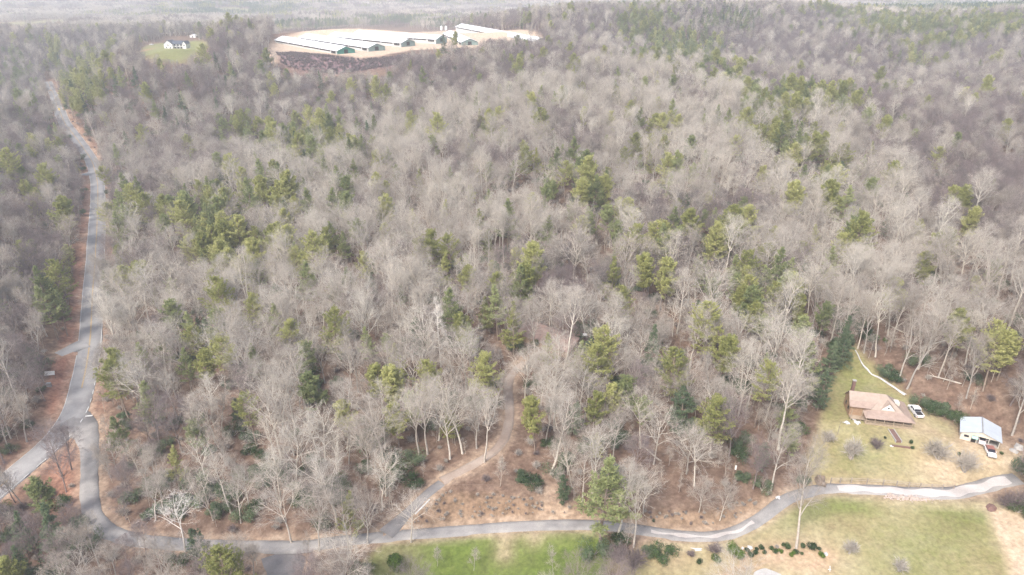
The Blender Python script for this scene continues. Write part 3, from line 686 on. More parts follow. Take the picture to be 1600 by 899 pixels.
# how much of the wood is evergreen, by what the photograph shows: (px, py, rx, ry, share, kinds)
EV = [(300,330,70,40,.75,'025'),(360,380,70,50,.7,'0123'),(420,300,90,40,.5,'0125'),(200,340,40,40,.3,'02'),(300,500,45,40,.6,'0257'),(400,480,40,40,.45,'02'),(130,130,50,45,.75,'0124'),(85,85,12,30,.9,'014'),
      (380,200,40,22,.8,'0125'),(270,170,40,25,.45,'24'),(480,212,90,24,.8,'0154'),(330,140,60,40,.2,'24'),(560,190,60,30,.25,'24'),(560,240,60,30,.35,'02'),(60,250,60,60,.12,'05'),(50,470,60,60,.15,'02'),(30,130,30,60,.3,'25'),
      (900,290,70,35,.6,'0125'),(840,250,40,30,.4,'02'),(950,330,60,40,.35,'15'),(1080,400,70,45,.6,'0125'),(1180,440,70,50,.75,'0125'),(1240,470,50,40,.6,'15'),(1130,370,30,25,.6,'01'),
      (1230,215,70,30,.65,'0125'),(1200,180,60,20,.4,'15'),(1270,270,40,30,.5,'02'),(1250,148,95,15,1,'152'),(1320,160,30,15,.6,'15'),(1130,120,50,16,.5,'15'),(1060,70,75,34,.9,'1524'),(1010,40,50,28,.6,'125'),(1130,25,60,22,.4,'24'),
      (1420,38,110,18,1,'1527'),(1540,38,80,16,1,'152'),(1330,15,50,15,.6,'15'),(1450,60,70,14,.4,'15'),(1440,95,40,14,.3,'02'),(1290,100,70,40,.05,'2'),(1010,220,40,30,.3,'02'),(1130,190,60,40,.2,'2'),
      (700,200,60,40,.12,'2'),(1350,370,40,25,.35,'05'),(1310,530,30,50,.85,'4725'),(1260,580,50,70,.45,'0247'),(1200,560,50,50,.45,'0247'),(1150,640,60,50,.2,'02'),(860,650,50,40,.4,'0247'),(880,700,70,30,.35,'0247'),
      (1560,560,50,50,.5,'015'),(1510,400,50,60,.3,'015'),(1500,330,30,30,.3,'1'),(1400,430,40,30,.2,'1'),(240,560,50,60,.2,'02'),(360,640,60,60,.22,'0247'),(330,760,120,40,.2,'47'),(600,730,60,50,.3,'47'),(500,400,90,60,.25,'02'),
      (700,400,60,60,.12,'02'),(520,520,60,50,.2,'02'),(620,480,60,50,.12,'4'),(20,640,40,60,.15,'47'),(560,870,100,30,.25,'47'),(60,830,120,60,.12,'47')]
def ev_pick(px, py, rs):
    best, kinds = (.17 if interior(px, py) else (.10 if px < 850 else .06)), '012357'
    for (cx, cy_, rx, ry, a, kd) in EV:
        g_ = min(.95, a * 1.35) * math.exp(-(((px - cx) / rx) ** 2 + ((py - cy_) / ry) ** 2) ** 1.5)
        if g_ > best: best, kinds = g_, kd
    return best, kinds
def interior(px, py):    # the tract in the middle, with more of the pale-barked kinds
    return inpoly([(165,300),(958,82),(1410,196),(1445,370),(1388,462),(1345,462),(1230,785),(1090,836),(860,814),(560,836),(250,835),(155,805)], px, py)

def grid(y0, y1, sp, jit, wid=.82):
    out = []
    y = y0
    while y < y1:
        n = int((wid * (y + 20) * 2 + 60) / sp)
        xs = (np.arange(n) - n / 2) * sp + rng.uniform(-jit, jit, n); out.append(np.stack([xs, np.full(n, y) + rng.uniform(-jit, jit, n)], 1)); y += sp
    return np.concatenate(out)

# trees picked out of the photograph: (px, py) of the top, kind, height, label
placed = []
def top_at(px, py, H):
    p = P(px, py, H * .97); return p.x, p.y, float(h(p.x, p.y)[0])
def place(px, py, key, H, label, sx=1.0, base=False):
    if base: p = P(px, py); x, y, z = p.x, p.y, p.z
    else: x, y, z = top_at(px, py, H)
    placed.append(dict(x=x, y=y, z=z, key=key, s=H / PROTO[key]['H'], sx=sx, r=random.uniform(0, 6.28), label=label, H=H))
for a in [
    (460,388,'pine0',17,'yellow-green pine with a pointed top, left of the pair of pines on the middle-left slope'),
    (505,356,'pine0',17,'left tree of a touching pair of feathery pines on the left slope'),
    (537,362,'pine2',16,'right tree of a touching pair of feathery pines on the left slope'),
    (706,370,'pine6',20,'lone feathery pine with a long pale trunk in the middle of the wood'),
    (390,465,'pine0',18,'wide yellow-green pine standing left of the brightest pine'),
    (516,486,'pine0',21,'brightest and biggest yellow-green pine of the wood'),
    (572,514,'pine2',15,'smaller green pine touching the right side of the biggest pine'),
    (335,530,'pine6',19,'open yellow-green pine with ragged limbs right of the highway'),
    (284,545,'pine2',16,'rounded pine just left of the ragged-limbed pine'),
    (645,618,'pine3',12,'small bright green cone-shaped pine left of the gravel track'),
    (757,464,'pine3',14,'slim yellow-green pine right of the bleached dead tree'),
    (1023,508,'pine4',17,'dark green egg-shaped evergreen alone right of the hidden cabin'),
    (1122,352,'pine0',20,'tall yellow pine with drooping side limbs on the right slope'),
    (1245,226,'pine0',19,'tallest yellow-green pine of the cluster near the top right of the tract'),
    (1210,205,'pine1',16,'olive pine at the left of the upper right cluster'),
    (1290,222,'pine2',15,'green pine at the right of the upper right cluster'),
    (884,256,'pine6',19,'yellow pine with flat open layers on the upper middle slope'),
    (842,233,'pine3',15,'small bright pine, right one of two small pines side by side'),
    (822,238,'pine3',14,'small bright pine, left one of two small pines side by side'),
    (945,276,'pine0',18,'broad green pine on the upper slope right of the flat-layered pine'),
    (1018,236,'pine3',14,'dense green cone-shaped pine high on the middle slope'),
    (1152,214,'pine6',17,'pale green open pine high on the right slope'),
    (800,252,'pine2',14,'narrow green pine high in the middle of the slope'),
    (540,771,'pine3',14,'light green pine at the lane left of the driveway mouth'),
    (176,568,'pine6',20,'large pine leaning over the edge of the highway at the junction'),
    (386,618,'pine6',17,'thin open pine in the lower left of the tract'),
    (265,702,'pine3',12,'small pine near the side road with a pale trunk'),
    (180,226,'pine2',20,'dense green pine on the right edge of the highway at its upper bend'),
    (163,262,'pine6',18,'open yellow-green pine overhanging the highway at its upper bend'),
    (205,106,'pine4',22,'large dark blue-green evergreen below the white house'),
    (177,118,'pine4',17,'slim dark green evergreen left of the large blue-green one'),
    (122,116,'pine0',20,'yellow-green pine right of the far end of the highway'),
    (85,84,'pine1',20,'rounded olive pine just above the far end of the highway'),
    (78,64,'pine1',18,'olive pine beyond the rounded one above the far end of the highway'),
    (135,138,'pine2',16,'green pine at the lower right of the cluster beside the far highway'),
    (372,190,'pine1',18,'dense olive pine, left of the cluster above the tract edge'),
    (400,186,'pine1',17,'dense olive pine, right of the cluster above the tract edge'),
    (500,112,'pine4',16,'dark green evergreen column below the poultry houses'),
    (575,124,'pine2',15,'bright green pine below the poultry houses'),
    (355,64,'pine4',14,'small dark evergreen right of the white house'),
    (336,82,'pine4',15,'small blue-green evergreen below right of the white house'),
    (84,456,'pine2',17,'green pine with a pale trunk left of the highway clay bank'),
    (15,256,'pine1',14,'yellow-green pine at the far left edge of the woods'),
    (50,318,'pine1',13,'yellow-green pine left of the highway, level with the clay bank top'),
    (1516,328,'pine1',17,'dark olive pine on the right-hand slope'),
    (1467,232,'pine6',18,'straggly pale pine just right of the upper right corner of the tract'),
    (1570,512,'pine0',20,'large olive pine on the slope above the garage'),
    (1508,490,'pine1',17,'olive pine with grey stems left of the large pine above the garage'),
    (1455,400,'pine1',16,'olive pine on the right slope outside the tract corner'),
    (1327,508,'pine4',15,'dark evergreen at the top corner of the farmhouse yard'),
    (1305,540,'pine7',13,'dark evergreen on the left edge of the farmhouse yard'),
    (1290,585,'pine7',12,'low dark evergreen on the left edge of the farmhouse yard'),
    (1290,478,'pine5',15,'green pine behind the yard corner'),
    (1575,190,'pine1',16,'olive pine alone on the far right slope'),
    (693,54,'pine4',17,'slim dark evergreen standing in front of the poultry houses'),
    (708,52,'pine1',16,'pale round pine in front of the poultry houses'),
    (947,724,'pine2',24,'big light green tree covered in foliage leaning over the lane', 1.45),
    (1197,570,'pine6',20,'tall soft green pine near the right edge of the tract'),
    (838,630,'pine1',16,'olive pine right of the gravel track'),
    (1195,690,'pine7',9,'small green evergreen near the right edge of the tract'),
]: place(*a)
for a in [
    (684,474,'bare2',22,'bleached white dead tree with short bare limbs in the middle of the wood', .8),
    (935,330,'bare8',14,'small silvery white bare tree on the upper middle slope'),
    (900,352,'bare0',24,'largest spreading pale bare tree right of the middle of the slope'),
    (985,362,'bare1',24,'large pale bare tree right of the largest spreading one'),
    (1085,395,'bare1',19,'round fan-shaped bare tree on the right slope'),
    (725,510,'bare0',22,'wide pale bare tree above the gravel track bend'),
    (1090,480,'bare0',21,'pale bare tree with crossing limbs above the yard level'),
    (1030,640,'bare9',17,'small crooked pale tree in the open leaf litter near the lane'),
    (270,320,'bare3',16,'fan-shaped bare tree near the left edge of the tract'),
    (240,440,'bare1',17,'rounded pale bare tree near the highway'),
]: place(a[0], a[1], a[2], a[3], a[4], a[5] if len(a) > 5 else 1.0)
place(1244, 857, 'bare2', 28, 'very tall pale bare tree with a thick trunk rising from the garden bushes', .8, True)
placed[-1]['r'] = 0.3
for a in [(655,712,'bare4',22,'left of two tall pale bare trees inside the gravel track bend'),(668,710,'bare4',23,'right of two tall pale bare trees inside the gravel track bend'),(757,722,'bare7',22,'slim pale bare tree at the inner side of the gravel track'),
          (642,848,'bare9',16,'bare tree between the lane and the meadow'),(455,846,'bare0',18,'spreading pale bare tree on the lane edge above the spur road'),(498,862,'bare1',18,'bare tree on the lane edge right of the spur road'),
          (545,858,'bare3',16,'bare tree left of the meadow beside the lane'),(575,850,'bare1',16,'rounded bare tree between lane and driveway mouth'),
          (290,862,'bare9',18,'bone-white bare tree on the lane edge at lower left'),(965,838,'bare7',20,'grey trunked tree right of the big leaning green tree'),(990,856,'bare4',20,'tall bare tree below the lane near the white tarpaulin'),
          (1005,800,'bare1',14,'small bare tree on the open bank above the lane'),(1092,800,'bare8',11,'low bare tree on the bank above the lane'),(1125,812,'bare8',10,'low pale bare tree on the bank just above the lane'),
          (1085,760,'bare9',16,'bare tree in the litter left of the utility pole'),
          (98,745,'bare6',17,'dark-stemmed bare tree in the triangle between highway and side road'),(112,735,'bare5',15,'brushy bare tree in the triangle between highway and side road'),(104,770,'bare6',14,'low dark bare tree in the triangle between highway and side road'),
          (1355,605,'bare7',24,'slim pale tree left on the slope behind the farmhouse')]:
    if a[4].startswith('slim pale tree left'): continue
    place(*a, 1.0, True)
for i, (bx, by) in enumerate([(1350,552),(1368,558),(1404,593),(1417,608),(1466,590),(1478,560),(1510,622),(1340,545),(1392,540)]):
    place(bx, by, ['bare2', 'bare7', 'bare2'][i % 3], [21, 22, 22, 23, 19, 21, 20, 19, 21][i],
          ['left of two leaning pale trunks behind the white ditch', 'right of two leaning pale trunks behind the white ditch', 'left of two tall slanting trunks above the pickup truck', 'right of two tall slanting trunks above the pickup truck',
           'slanting pale tree on the slope between pickup truck and garage', 'tall pale tree upslope between pickup truck and garage', 'slanting pale tree directly behind the metal-roofed garage', 'slim pale tree at the head of the white ditch', 'slim pale tree beside the round green shrubs on the slope'][i], .85, True)
    placed[-1]['clear'] = True

# the wood itself
cand = np.concatenate([grid(96, 270, 5.3, 2.4), grid(270, 1000, 5.8, 2.7)])
cx_, cyy = cand[:, 0], cand[:, 1]
ok = allowed(cx_, cyy); cx_, cyy = cx_[ok], cyy[ok]; czz = h(cx_, cyy)
Hc = rng.uniform(.66, 1.02, len(cx_)); okh = ~hides(cx_, cyy, czz, 17 * Hc); cx_, cyy, czz, Hc = cx_[okh], cyy[okh], czz[okh], Hc[okh]
tpx, tpy, dep = proj(cx_, cyy, czz + 13); bpx, bsy, _ = proj(cx_, cyy, czz)
okp = np.ones(len(cx_), bool)
for q in placed:                       # room for the trees picked out
    okp &= np.hypot(cx_ - q['x'], cyy - q['y']) > 3.8
    # and nothing tall directly in front of them
    px_, py_, d_ = proj(q['x'], q['y'], q['z'] + q['H'] * .7); okp &= ~((np.abs(tpx - px_) < 1100 * 3.2 / d_) & (tpy > py_ - 2) & (tpy < py_ + 1100 * 9 / d_) & (cyy < q['y']))
# the wood thins out on parts of the floor
thin = np.ones(len(cx_))
for (a, b_, r1, r2, k) in [(1430,560,90,70,.45),(1060,740,150,45,.55),(1060,600,100,60,.35),(480,650,120,60,.3),(560,700,60,60,.35),(870,540,50,35,.55),(700,690,70,60,.5)]:
    thin *= 1 - k * np.exp(-((bpx - a) / r1) ** 2 - ((bsy - b_) / r2) ** 2)
okp &= rng.random(len(cx_)) < thin * .97
cx_, cyy, czz, Hc, tpx, tpy, dep = [v[okp] for v in (cx_, cyy, czz, Hc, tpx, tpy, dep)]
ins = interior(tpx, tpy)
wood = []
ridge_dark = lambda px, py: (px > 1000 and py < 260) or (px > 1400 and py < 430) or (px < 150 and py < 620)  # darker bark kinds here carry the shade of the ridge fold in their colour
for i in range(len(cx_)):
    sh, kinds = ev_pick(tpx[i], tpy[i], random)
    if random.random() < sh:
        key = 'pine' + random.choice(kinds); s_ = Hc[i] * random.uniform(.8, 1.25)
    else:
        if ins[i]: key = random.choices(BARES, [5, 4, 3, 3, 3, 1, 1, 3, 2, 4])[0]
        elif ridge_dark(tpx[i], tpy[i]) or tpy[i] < 150: key = random.choices(BARES, [0, 1, 4, 2, 0, 9, 9, 1, 1, 0])[0]
        else: key = random.choices(BARES, [1, 3, 3, 4, 1, 5, 5, 1, 4, 1])[0]
        s_ = Hc[i]
    pn = math.sin(cx_[i] * .031 + 2 * math.sin(cyy[i] * .013)) * math.sin(cyy[i] * .027 + 1.7)
    if key[0] == 'b' and pn > .35 and random.random() < .6: key = random.choice(['bare5', 'bare6', 'bare2'])
    elif key[0] == 'b' and ins[i] and pn < -.4 and random.random() < .5: key = random.choice(['bare0', 'bare9', 'bare4', 'bare1'])
    if tpx[i] > 1200 and key[0] == 'b' and tpy[i] > 380 and tpx[i] > 1330 and random.random() < .55: key = random.choice(['bare7', 'bare4', 'bare2'])
    if tpy[i] > 660 and tpx[i] < 450 and key[0] == 'b': s_ *= .72
    wood.append(dict(x=cx_[i], y=cyy[i], z=czz[i], key=key, s=s_, sx=1.15 if key[0] == 'p' else 1.03, r=random.uniform(0, 6.28), H=PROTO[key]['H'] * s_, label=None, vx=tpx[i], vy=tpy[i], d=dep[i]))
# the largest in view stand as trees of their own
def inview(q): return -10 < q['vx'] < 1610 and -5 < q['vy'] < 925
near = sorted([q for q in wood if inview(q)], key=lambda q: -q['H'] / q['d'])
NB, NP_ = 290 - sum(q['key'][:4] == 'bare' for q in placed), 285 - sum(q['key'][:4] == 'pine' for q in placed)
ind = [q for q in near if q['key'][:4] == 'bare'][:NB] + [q for q in near if q['key'][:4] == 'pine'][:NP_]
for q in ind: q['own'] = True
LMK = [((118,645),'the highway junction'),((106,545),'the roadside driveway'),((135,400),'the long clay bank'),((78,583),'the white roadside board'),((100,740),'the road triangle'),((150,765),'the side road'),((140,255),'the upper highway bend'),
       ((300,850),'the left stretch of lane'),((443,870),'the spur road'),((610,830),'the driveway mouth'),((660,780),'the dark driveway'),((745,722),'the gravel track bend'),((795,640),'the straight gravel track'),((875,530),'the hidden cabin'),
       ((945,780),'the big leaning green tree'),((684,500),'the bleached dead tree'),((516,520),'the biggest bright pine'),((460,410),'the pointed pine'),((706,400),'the lone feathery pine'),((520,370),'the touching pine pair'),((390,490),'the wide yellow-green pine'),
       ((335,570),'the ragged-limbed pine'),((645,640),'the small bright cone pine'),((1023,540),'the dark egg-shaped evergreen'),((1122,380),'the tall yellow pine'),((1245,240),'the upper right pine cluster'),((884,280),'the flat-layered pine'),
       ((945,300),'the broad upper pine'),((900,380),'the largest spreading bare tree'),((1143,750),'the utility pole'),((1230,785),'the lane bend'),((1305,560),'the left edge of the yard'),((1345,550),'the head of the white ditch'),((1427,645),'the pickup truck'),
       ((1530,670),'the metal-roofed garage'),((1570,540),'the large olive pine'),((1516,350),'the dark olive slope pine'),((1467,260),'the straggly pale pine'),((1590,720),'the right end of the lane'),((1060,750),'the open leaf-strewn bank'),
       ((750,880),'the green meadow'),((60,700),'the highway at lower left'),((84,480),'the pine by the clay bank'),((205,130),'the blue-green evergreen'),((500,130),'the dark evergreen column'),((385,200),'the dense olive pine cluster'),((122,140),'the far highway end'),
       ((560,100),'the brush slope'),((270,90),'the white house lawn'),((1010,60),'the ridge-top pines'),((757,490),'the slim pine in the middle'),((240,460),'the rounded pale tree near the highway'),((270,340),'the fan-shaped tree at left'),((1090,500),'the bare tree with crossing limbs')]
LMW = [(P(*q), t) for q, t in LMK]
def describe(q):
    v = [(math.hypot(q['x'] - w_.x, (q['y'] - w_.y)), w_, t) for w_, t in LMW]; dd, w_, t = min(v, key=lambda e: e[0])
    dx, dy = q['x'] - w_.x, q['y'] - w_.y; a = math.degrees(math.atan2(dy, dx)) % 360
    rel = ['right of', 'behind and right of', 'behind', 'behind and left of', 'left of', 'in front and left of', 'in front of', 'in front and right of'][int((a + 22.5) // 45) % 8]
    dist = 'just' if dd < 14 else ('' if dd < 32 else 'well')
    sz = '' if .88 < q['s'] < 1.05 else ('big ' if q['s'] >= 1.05 else 'small ')
    s1 = ' '.join(f"{sz}{PROTO[q['key']]['w']} {dist} {rel} {t}".split())
    return s1 if len(s1.split()) <= 16 else s1.replace('in front and', 'front').replace('bare tree', 'tree', 1).replace('big ', '').replace('small ', '')
def tree(q):
    pr = PROTO[q['key']]; bare_ = q['key'][:4] == 'bare'
    o = link('bare_tree' if bare_ else 'pine_tree', None); o.location = (q['x'], q['y'], q['z']); o.rotation_euler = (random.gauss(0, .04), random.gauss(0, .04), q['r']); s_ = q['s']; o.scale = (s_ * q['sx'], s_ * q['sx'], s_)
    tag(o, q['label'] or describe(q), 'bare tree' if bare_ else 'pine tree', 'bare trees of the winter woods' if bare_ else 'evergreen trees of the woods')
    link('trunk', pr['t'], o); link('crown', pr['c'], o)
    return o
for q in placed:
    if q.get('label', '').startswith(('bleached', 'bone-white')):
        pr = PROTO[q['key']]; k = 'white' + q['key']
        if k not in PROTO:
            i = BARES.index(q['key']); bb = B[i]
            if q['label'].startswith('bleached'): tr, cr = bare_tree(77, 21, .22, 1.25, .13, 15, .9, .02, twig=.03, dense=.35)
            else: tr, cr = bare_tree(78, 21, .40, .95, .30, 8, .72, .03, twig=.03, dense=.5)
            register(k, tr, cr, BARK_WHITE, BARK_WHITE, 21, '', BARK_WHITE)
        q['key2'] = k
    o = tree(q)
    if q.get('key2'):
        for ch in o.children: ch.data = PROTO[q['key2']]['t' if ch.name.startswith('trunk') else 'c']
for q in ind: tree(q)

# ------------------------------------------------------------------ the rest of the wood: one object per kind, its trees standing on the points of its mesh
def scatter(name, label, cat, meshes, pts, collname):
    pc = bpy.data.collections.new(collname)
    for i, me in enumerate(meshes):
        po = bpy.data.objects.new('%s_%02d' % (collname, i), me); pc.objects.link(po)
    n = len(pts); V = np.array([[p[0], p[1], p[2]] for p in pts])
    me = bpy.data.meshes.new(name); me.vertices.add(n); me.vertices.foreach_set('co', V.astype(np.float32).ravel())
    a = me.attributes.new('pick', 'INT', 'POINT'); a.data.foreach_set('value', np.array([p[3] for p in pts], dtype=np.int32))
    a = me.attributes.new('turn', 'FLOAT', 'POINT'); a.data.foreach_set('value', np.array([p[4] for p in pts], dtype=np.float32))
    a = me.attributes.new('size', 'FLOAT', 'POINT'); a.data.foreach_set('value', np.array([p[5] for p in pts], dtype=np.float32))
    o = link(name, me); tag(o, label, cat, kind='stuff')
    g = bpy.data.node_groups.new(name + '_scatter', 'GeometryNodeTree')
    g.interface.new_socket('Geometry', in_out='INPUT', socket_type='NodeSocketGeometry'); g.interface.new_socket('Geometry', in_out='OUTPUT', socket_type='NodeSocketGeometry')
    N = g.nodes; L = g.links
    gi = N.new('NodeGroupInput'); go = N.new('NodeGroupOutput'); ci = N.new('GeometryNodeCollectionInfo'); ci.inputs['Collection'].default_value = pc; ci.inputs['Separate Children'].default_value = True; ci.inputs['Reset Children'].default_value = True
    ip = N.new('GeometryNodeInstanceOnPoints'); ip.inputs['Pick Instance'].default_value = True
    def na(nm, ty):
        e = N.new('GeometryNodeInputNamedAttribute'); e.data_type = ty; e.inputs['Name'].default_value = nm; return e.outputs['Attribute']
    cx = N.new('ShaderNodeCombineXYZ'); L.new(na('turn', 'FLOAT'), cx.inputs[2])
    L.new(gi.outputs[0], ip.inputs['Points']); L.new(ci.outputs[0], ip.inputs['Instance']); L.new(na('pick', 'INT'), ip.inputs['Instance Index'])
    L.new(cx.outputs[0], ip.inputs['Rotation']); L.new(na('size', 'FLOAT'), ip.inputs['Scale']); L.new(ip.outputs[0], go.inputs[0])
    md = o.modifiers.new('scatter', 'NODES'); md.node_group = g
    return o
rest = [q for q in wood if not q.get('own')]
rb = [q for q in rest if q['key'][:4] == 'bare']; rp = [q for q in rest if q['key'][:4] == 'pine']
scatter('bare_woodland', 'mass of leafless trees covering the slopes behind the nearer trees', 'woodland', [PROTO[k]['j'] for k in BARES], [(q['x'], q['y'], q['z'], BARES.index(q['key']), q['r'], q['s']) for q in rb], 'bare_kinds')
scatter('pine_woodland', 'mass of farther pines and other evergreens mixed through the slopes', 'woodland', [PROTO[k]['j'] for k in PINES], [(q['x'], q['y'], q['z'], PINES.index(q['key']), q['r'], q['s']) for q in rp], 'pine_kinds')
# distant forest
cf = grid(985, 3700, 30, 11, .85); fx_, fy_ = cf[:, 0], cf[:, 1]; okf = allowed(fx_, fy_) & (np.abs(fx_) < 3200)
fx_, fy_ = fx_[okf], fy_[okf]; fz_ = h(fx_, fy_)
op = np.sin(fx_ * .0042 + 2 * np.sin(fy_ * .0023)) * np.sin(fy_ * .0049 + 1.2); keep = ~((op > .70) & (fy_ > 1150)) & ~hides(fx_, fy_, fz_, 15 + 0 * fx_)
fx_, fy_, fz_, op = fx_[keep], fy_[keep], fz_[keep], op[keep]
pk = np.sin(fx_ * .006 + 3) * np.sin(fy_ * .0045 + 2) + rng.normal(0, .35, len(fx_))
pick = np.where(pk > .75, 4, np.where(pk > .5, 3, np.where(pk > .3, 5, rng.integers(0, 3, len(fx_)))))
scatter('distant_forest', 'hazy far-off forest filling the valley and the hills beyond', 'forest', CL, [(fx_[i], fy_[i], fz_[i], int(pick[i]), rng.uniform(0, 6.28), rng.uniform(.8, 1.05)) for i in range(len(fx_))], 'canopy_kinds')
# understorey
cu = grid(96, 620, 4.3, 2.1); ux, uy = cu[:, 0], cu[:, 1]; oku = allowed(ux, uy, 1.2); ux, uy = ux[oku], uy[oku]; uz = h(ux, uy)
oku = ~hides(ux, uy, uz, 5 + 0 * ux); ux, uy, uz = ux[oku], uy[oku], uz[oku]; vx, vy, _ = proj(ux, uy, uz + 1)
UL = [(330,760,150,50,.8),(240,780,60,40,.6),(430,700,90,60,.4),(520,760,60,40,.5),(620,740,55,50,.9),(700,770,30,12,.8),(830,745,70,20,.7),(800,765,60,10,.5),(900,690,120,40,.5),(1250,600,50,60,.4),(600,560,60,40,.25),(1440,640,40,15,.95),(1490,655,20,10,.95),(1390,580,15,10,.9),(620,480,60,60,.2),(60,640,60,60,.25),(150,250,60,40,.3),(1100,600,60,60,.1),(1180,500,60,60,.2),(1300,560,25,60,.8),(950,860,50,20,.6),(340,880,90,25,.35)]
US = []; UB = []; UP = []
for i in range(len(ux)):
    sh = .12
    for (a, b_, r1, r2, k) in UL: sh = max(sh, k * math.exp(-((vx[i] - a) / r1) ** 2 - ((vy[i] - b_) / r2) ** 2))
    u_ = random.random()
    if u_ < sh: US.append((ux[i], uy[i], uz[i], random.randrange(3), random.uniform(0, 6.28), random.uniform(.7, 1.4)))
    elif u_ < sh + .30: UB.append((ux[i], uy[i], uz[i], random.randrange(3), random.uniform(0, 6.28), random.uniform(.5, 1.1)))
    elif u_ < sh + .78: UP.append((ux[i], uy[i], uz[i], random.randrange(3), random.uniform(0, 6.28), random.uniform(.45, 1.15)))
# brush on the cleared banks
def bank(k, n, arr, s0, s1):
    pl = Z_[k]; x0, y0 = pl.min(0); x1, y1 = pl.max(0)
    for _ in range(n):
        x_, y_ = random.uniform(x0, x1), random.uniform(y0, y1)
        if inpoly(pl, np.array([x_]), np.array([y_]))[0] and road_dist(np.array([x_]), np.array([y_]))[0][0] > 1.2: arr.append((x_, y_, hg(x_, y_), random.randrange(3), random.uniform(0, 6.28), random.uniform(s0, s1)))
bank('verge', 420, UB, .15, .45); n0_ = len(UB); bank('brush_far', 3000, UB, .45, .9); UB[n0_:] = [(q[0], q[1], q[2], 0, q[4], q[5]) for q in UB[n0_:]]
scatter('laurel_undergrowth', 'dark glossy evergreen undergrowth in thickets below the trees', 'undergrowth', [PROTO['laurel%d' % i]['j'] for i in range(3)], US, 'laurel_kinds')
scatter('brushwood', 'leafless brushwood and briars on the banks and between trunks', 'undergrowth', [PROTO['brush%d' % i]['j'] for i in range(3)], UB, 'brush_kinds')
scatter('sapling_thicket', 'thin leafless saplings between the trees', 'undergrowth', [PROTO['sapling%d' % i]['j'] for i in range(3)], UP, 'sapling_kinds')
#@@PART3@@
# ------------------------------------------------------------------ buildings
M_ROOFT = simple('faded_tan_metal_roof', (.395, .30, .245), (.29, .215, .175), .9, .55, bump=.01)
M_ROOFL = simple('sunbleached_tan_roof', (.385, .31, .255), (.30, .235, .19), .7, .55)
M_LOG = simple('log_wall', (.40, .27, .17), (.25, .16, .10), 3, .8)
M_DECK = simple('weathered_deck', (.42, .34, .25), (.30, .23, .17), 2, .85)
M_DARK = simple('dark_glass', (.03, .035, .045), (.02, .02, .03), 1, .15)
M_SHADE = simple('dark_opening', (.035, .03, .028), (.02, .02, .02), 1, .9)
M_WHITE = simple('white_siding', (.80, .79, .76), (.70, .69, .66), .8, .6)
M_CREAM = simple('cream_painted_wall', (.68, .64, .55), (.56, .52, .44), .9, .7)
M_BRICK = simple('brown_brick', (.23, .13, .105), (.13, .085, .075), 5, .9)
M_BLUER = simple('pale_blue_grey_metal_roof', (.50, .55, .60), (.43, .47, .52), .5, .45)
M_MINT = simple('mint_green_awning', (.35, .52, .45), (.28, .42, .37), 1, .6)
M_GALV = simple('white_galvanised_roof', (.80, .81, .82), (.70, .71, .71), .06, .5)
M_GREENW = simple('green_metal_wall', (.05, .26, .20), (.04, .2, .15), .3, .5)
M_GREYG = simple('grey_green_metal_wall', (.24, .33, .30), (.17, .24, .22), .3, .55)
M_SIDE = simple('pale_metal_side_wall', (.60, .60, .58), (.48, .48, .46), .4, .6)
M_SLATE = simple('dark_slate_roof', (.075, .085, .105), (.05, .06, .08), .6, .6)
M_CABR = simple('weathered_brown_roof', (.34, .23, .195), (.19, .145, .13), .5, .8)
M_CONC = simple('grey_concrete', (.42, .40, .37), (.33, .31, .29), 1, .9)
M_STEEL = simple('galvanised_steel', (.55, .56, .57), (.45, .46, .47), 1, .4, .6)
def brick_tex(): pass

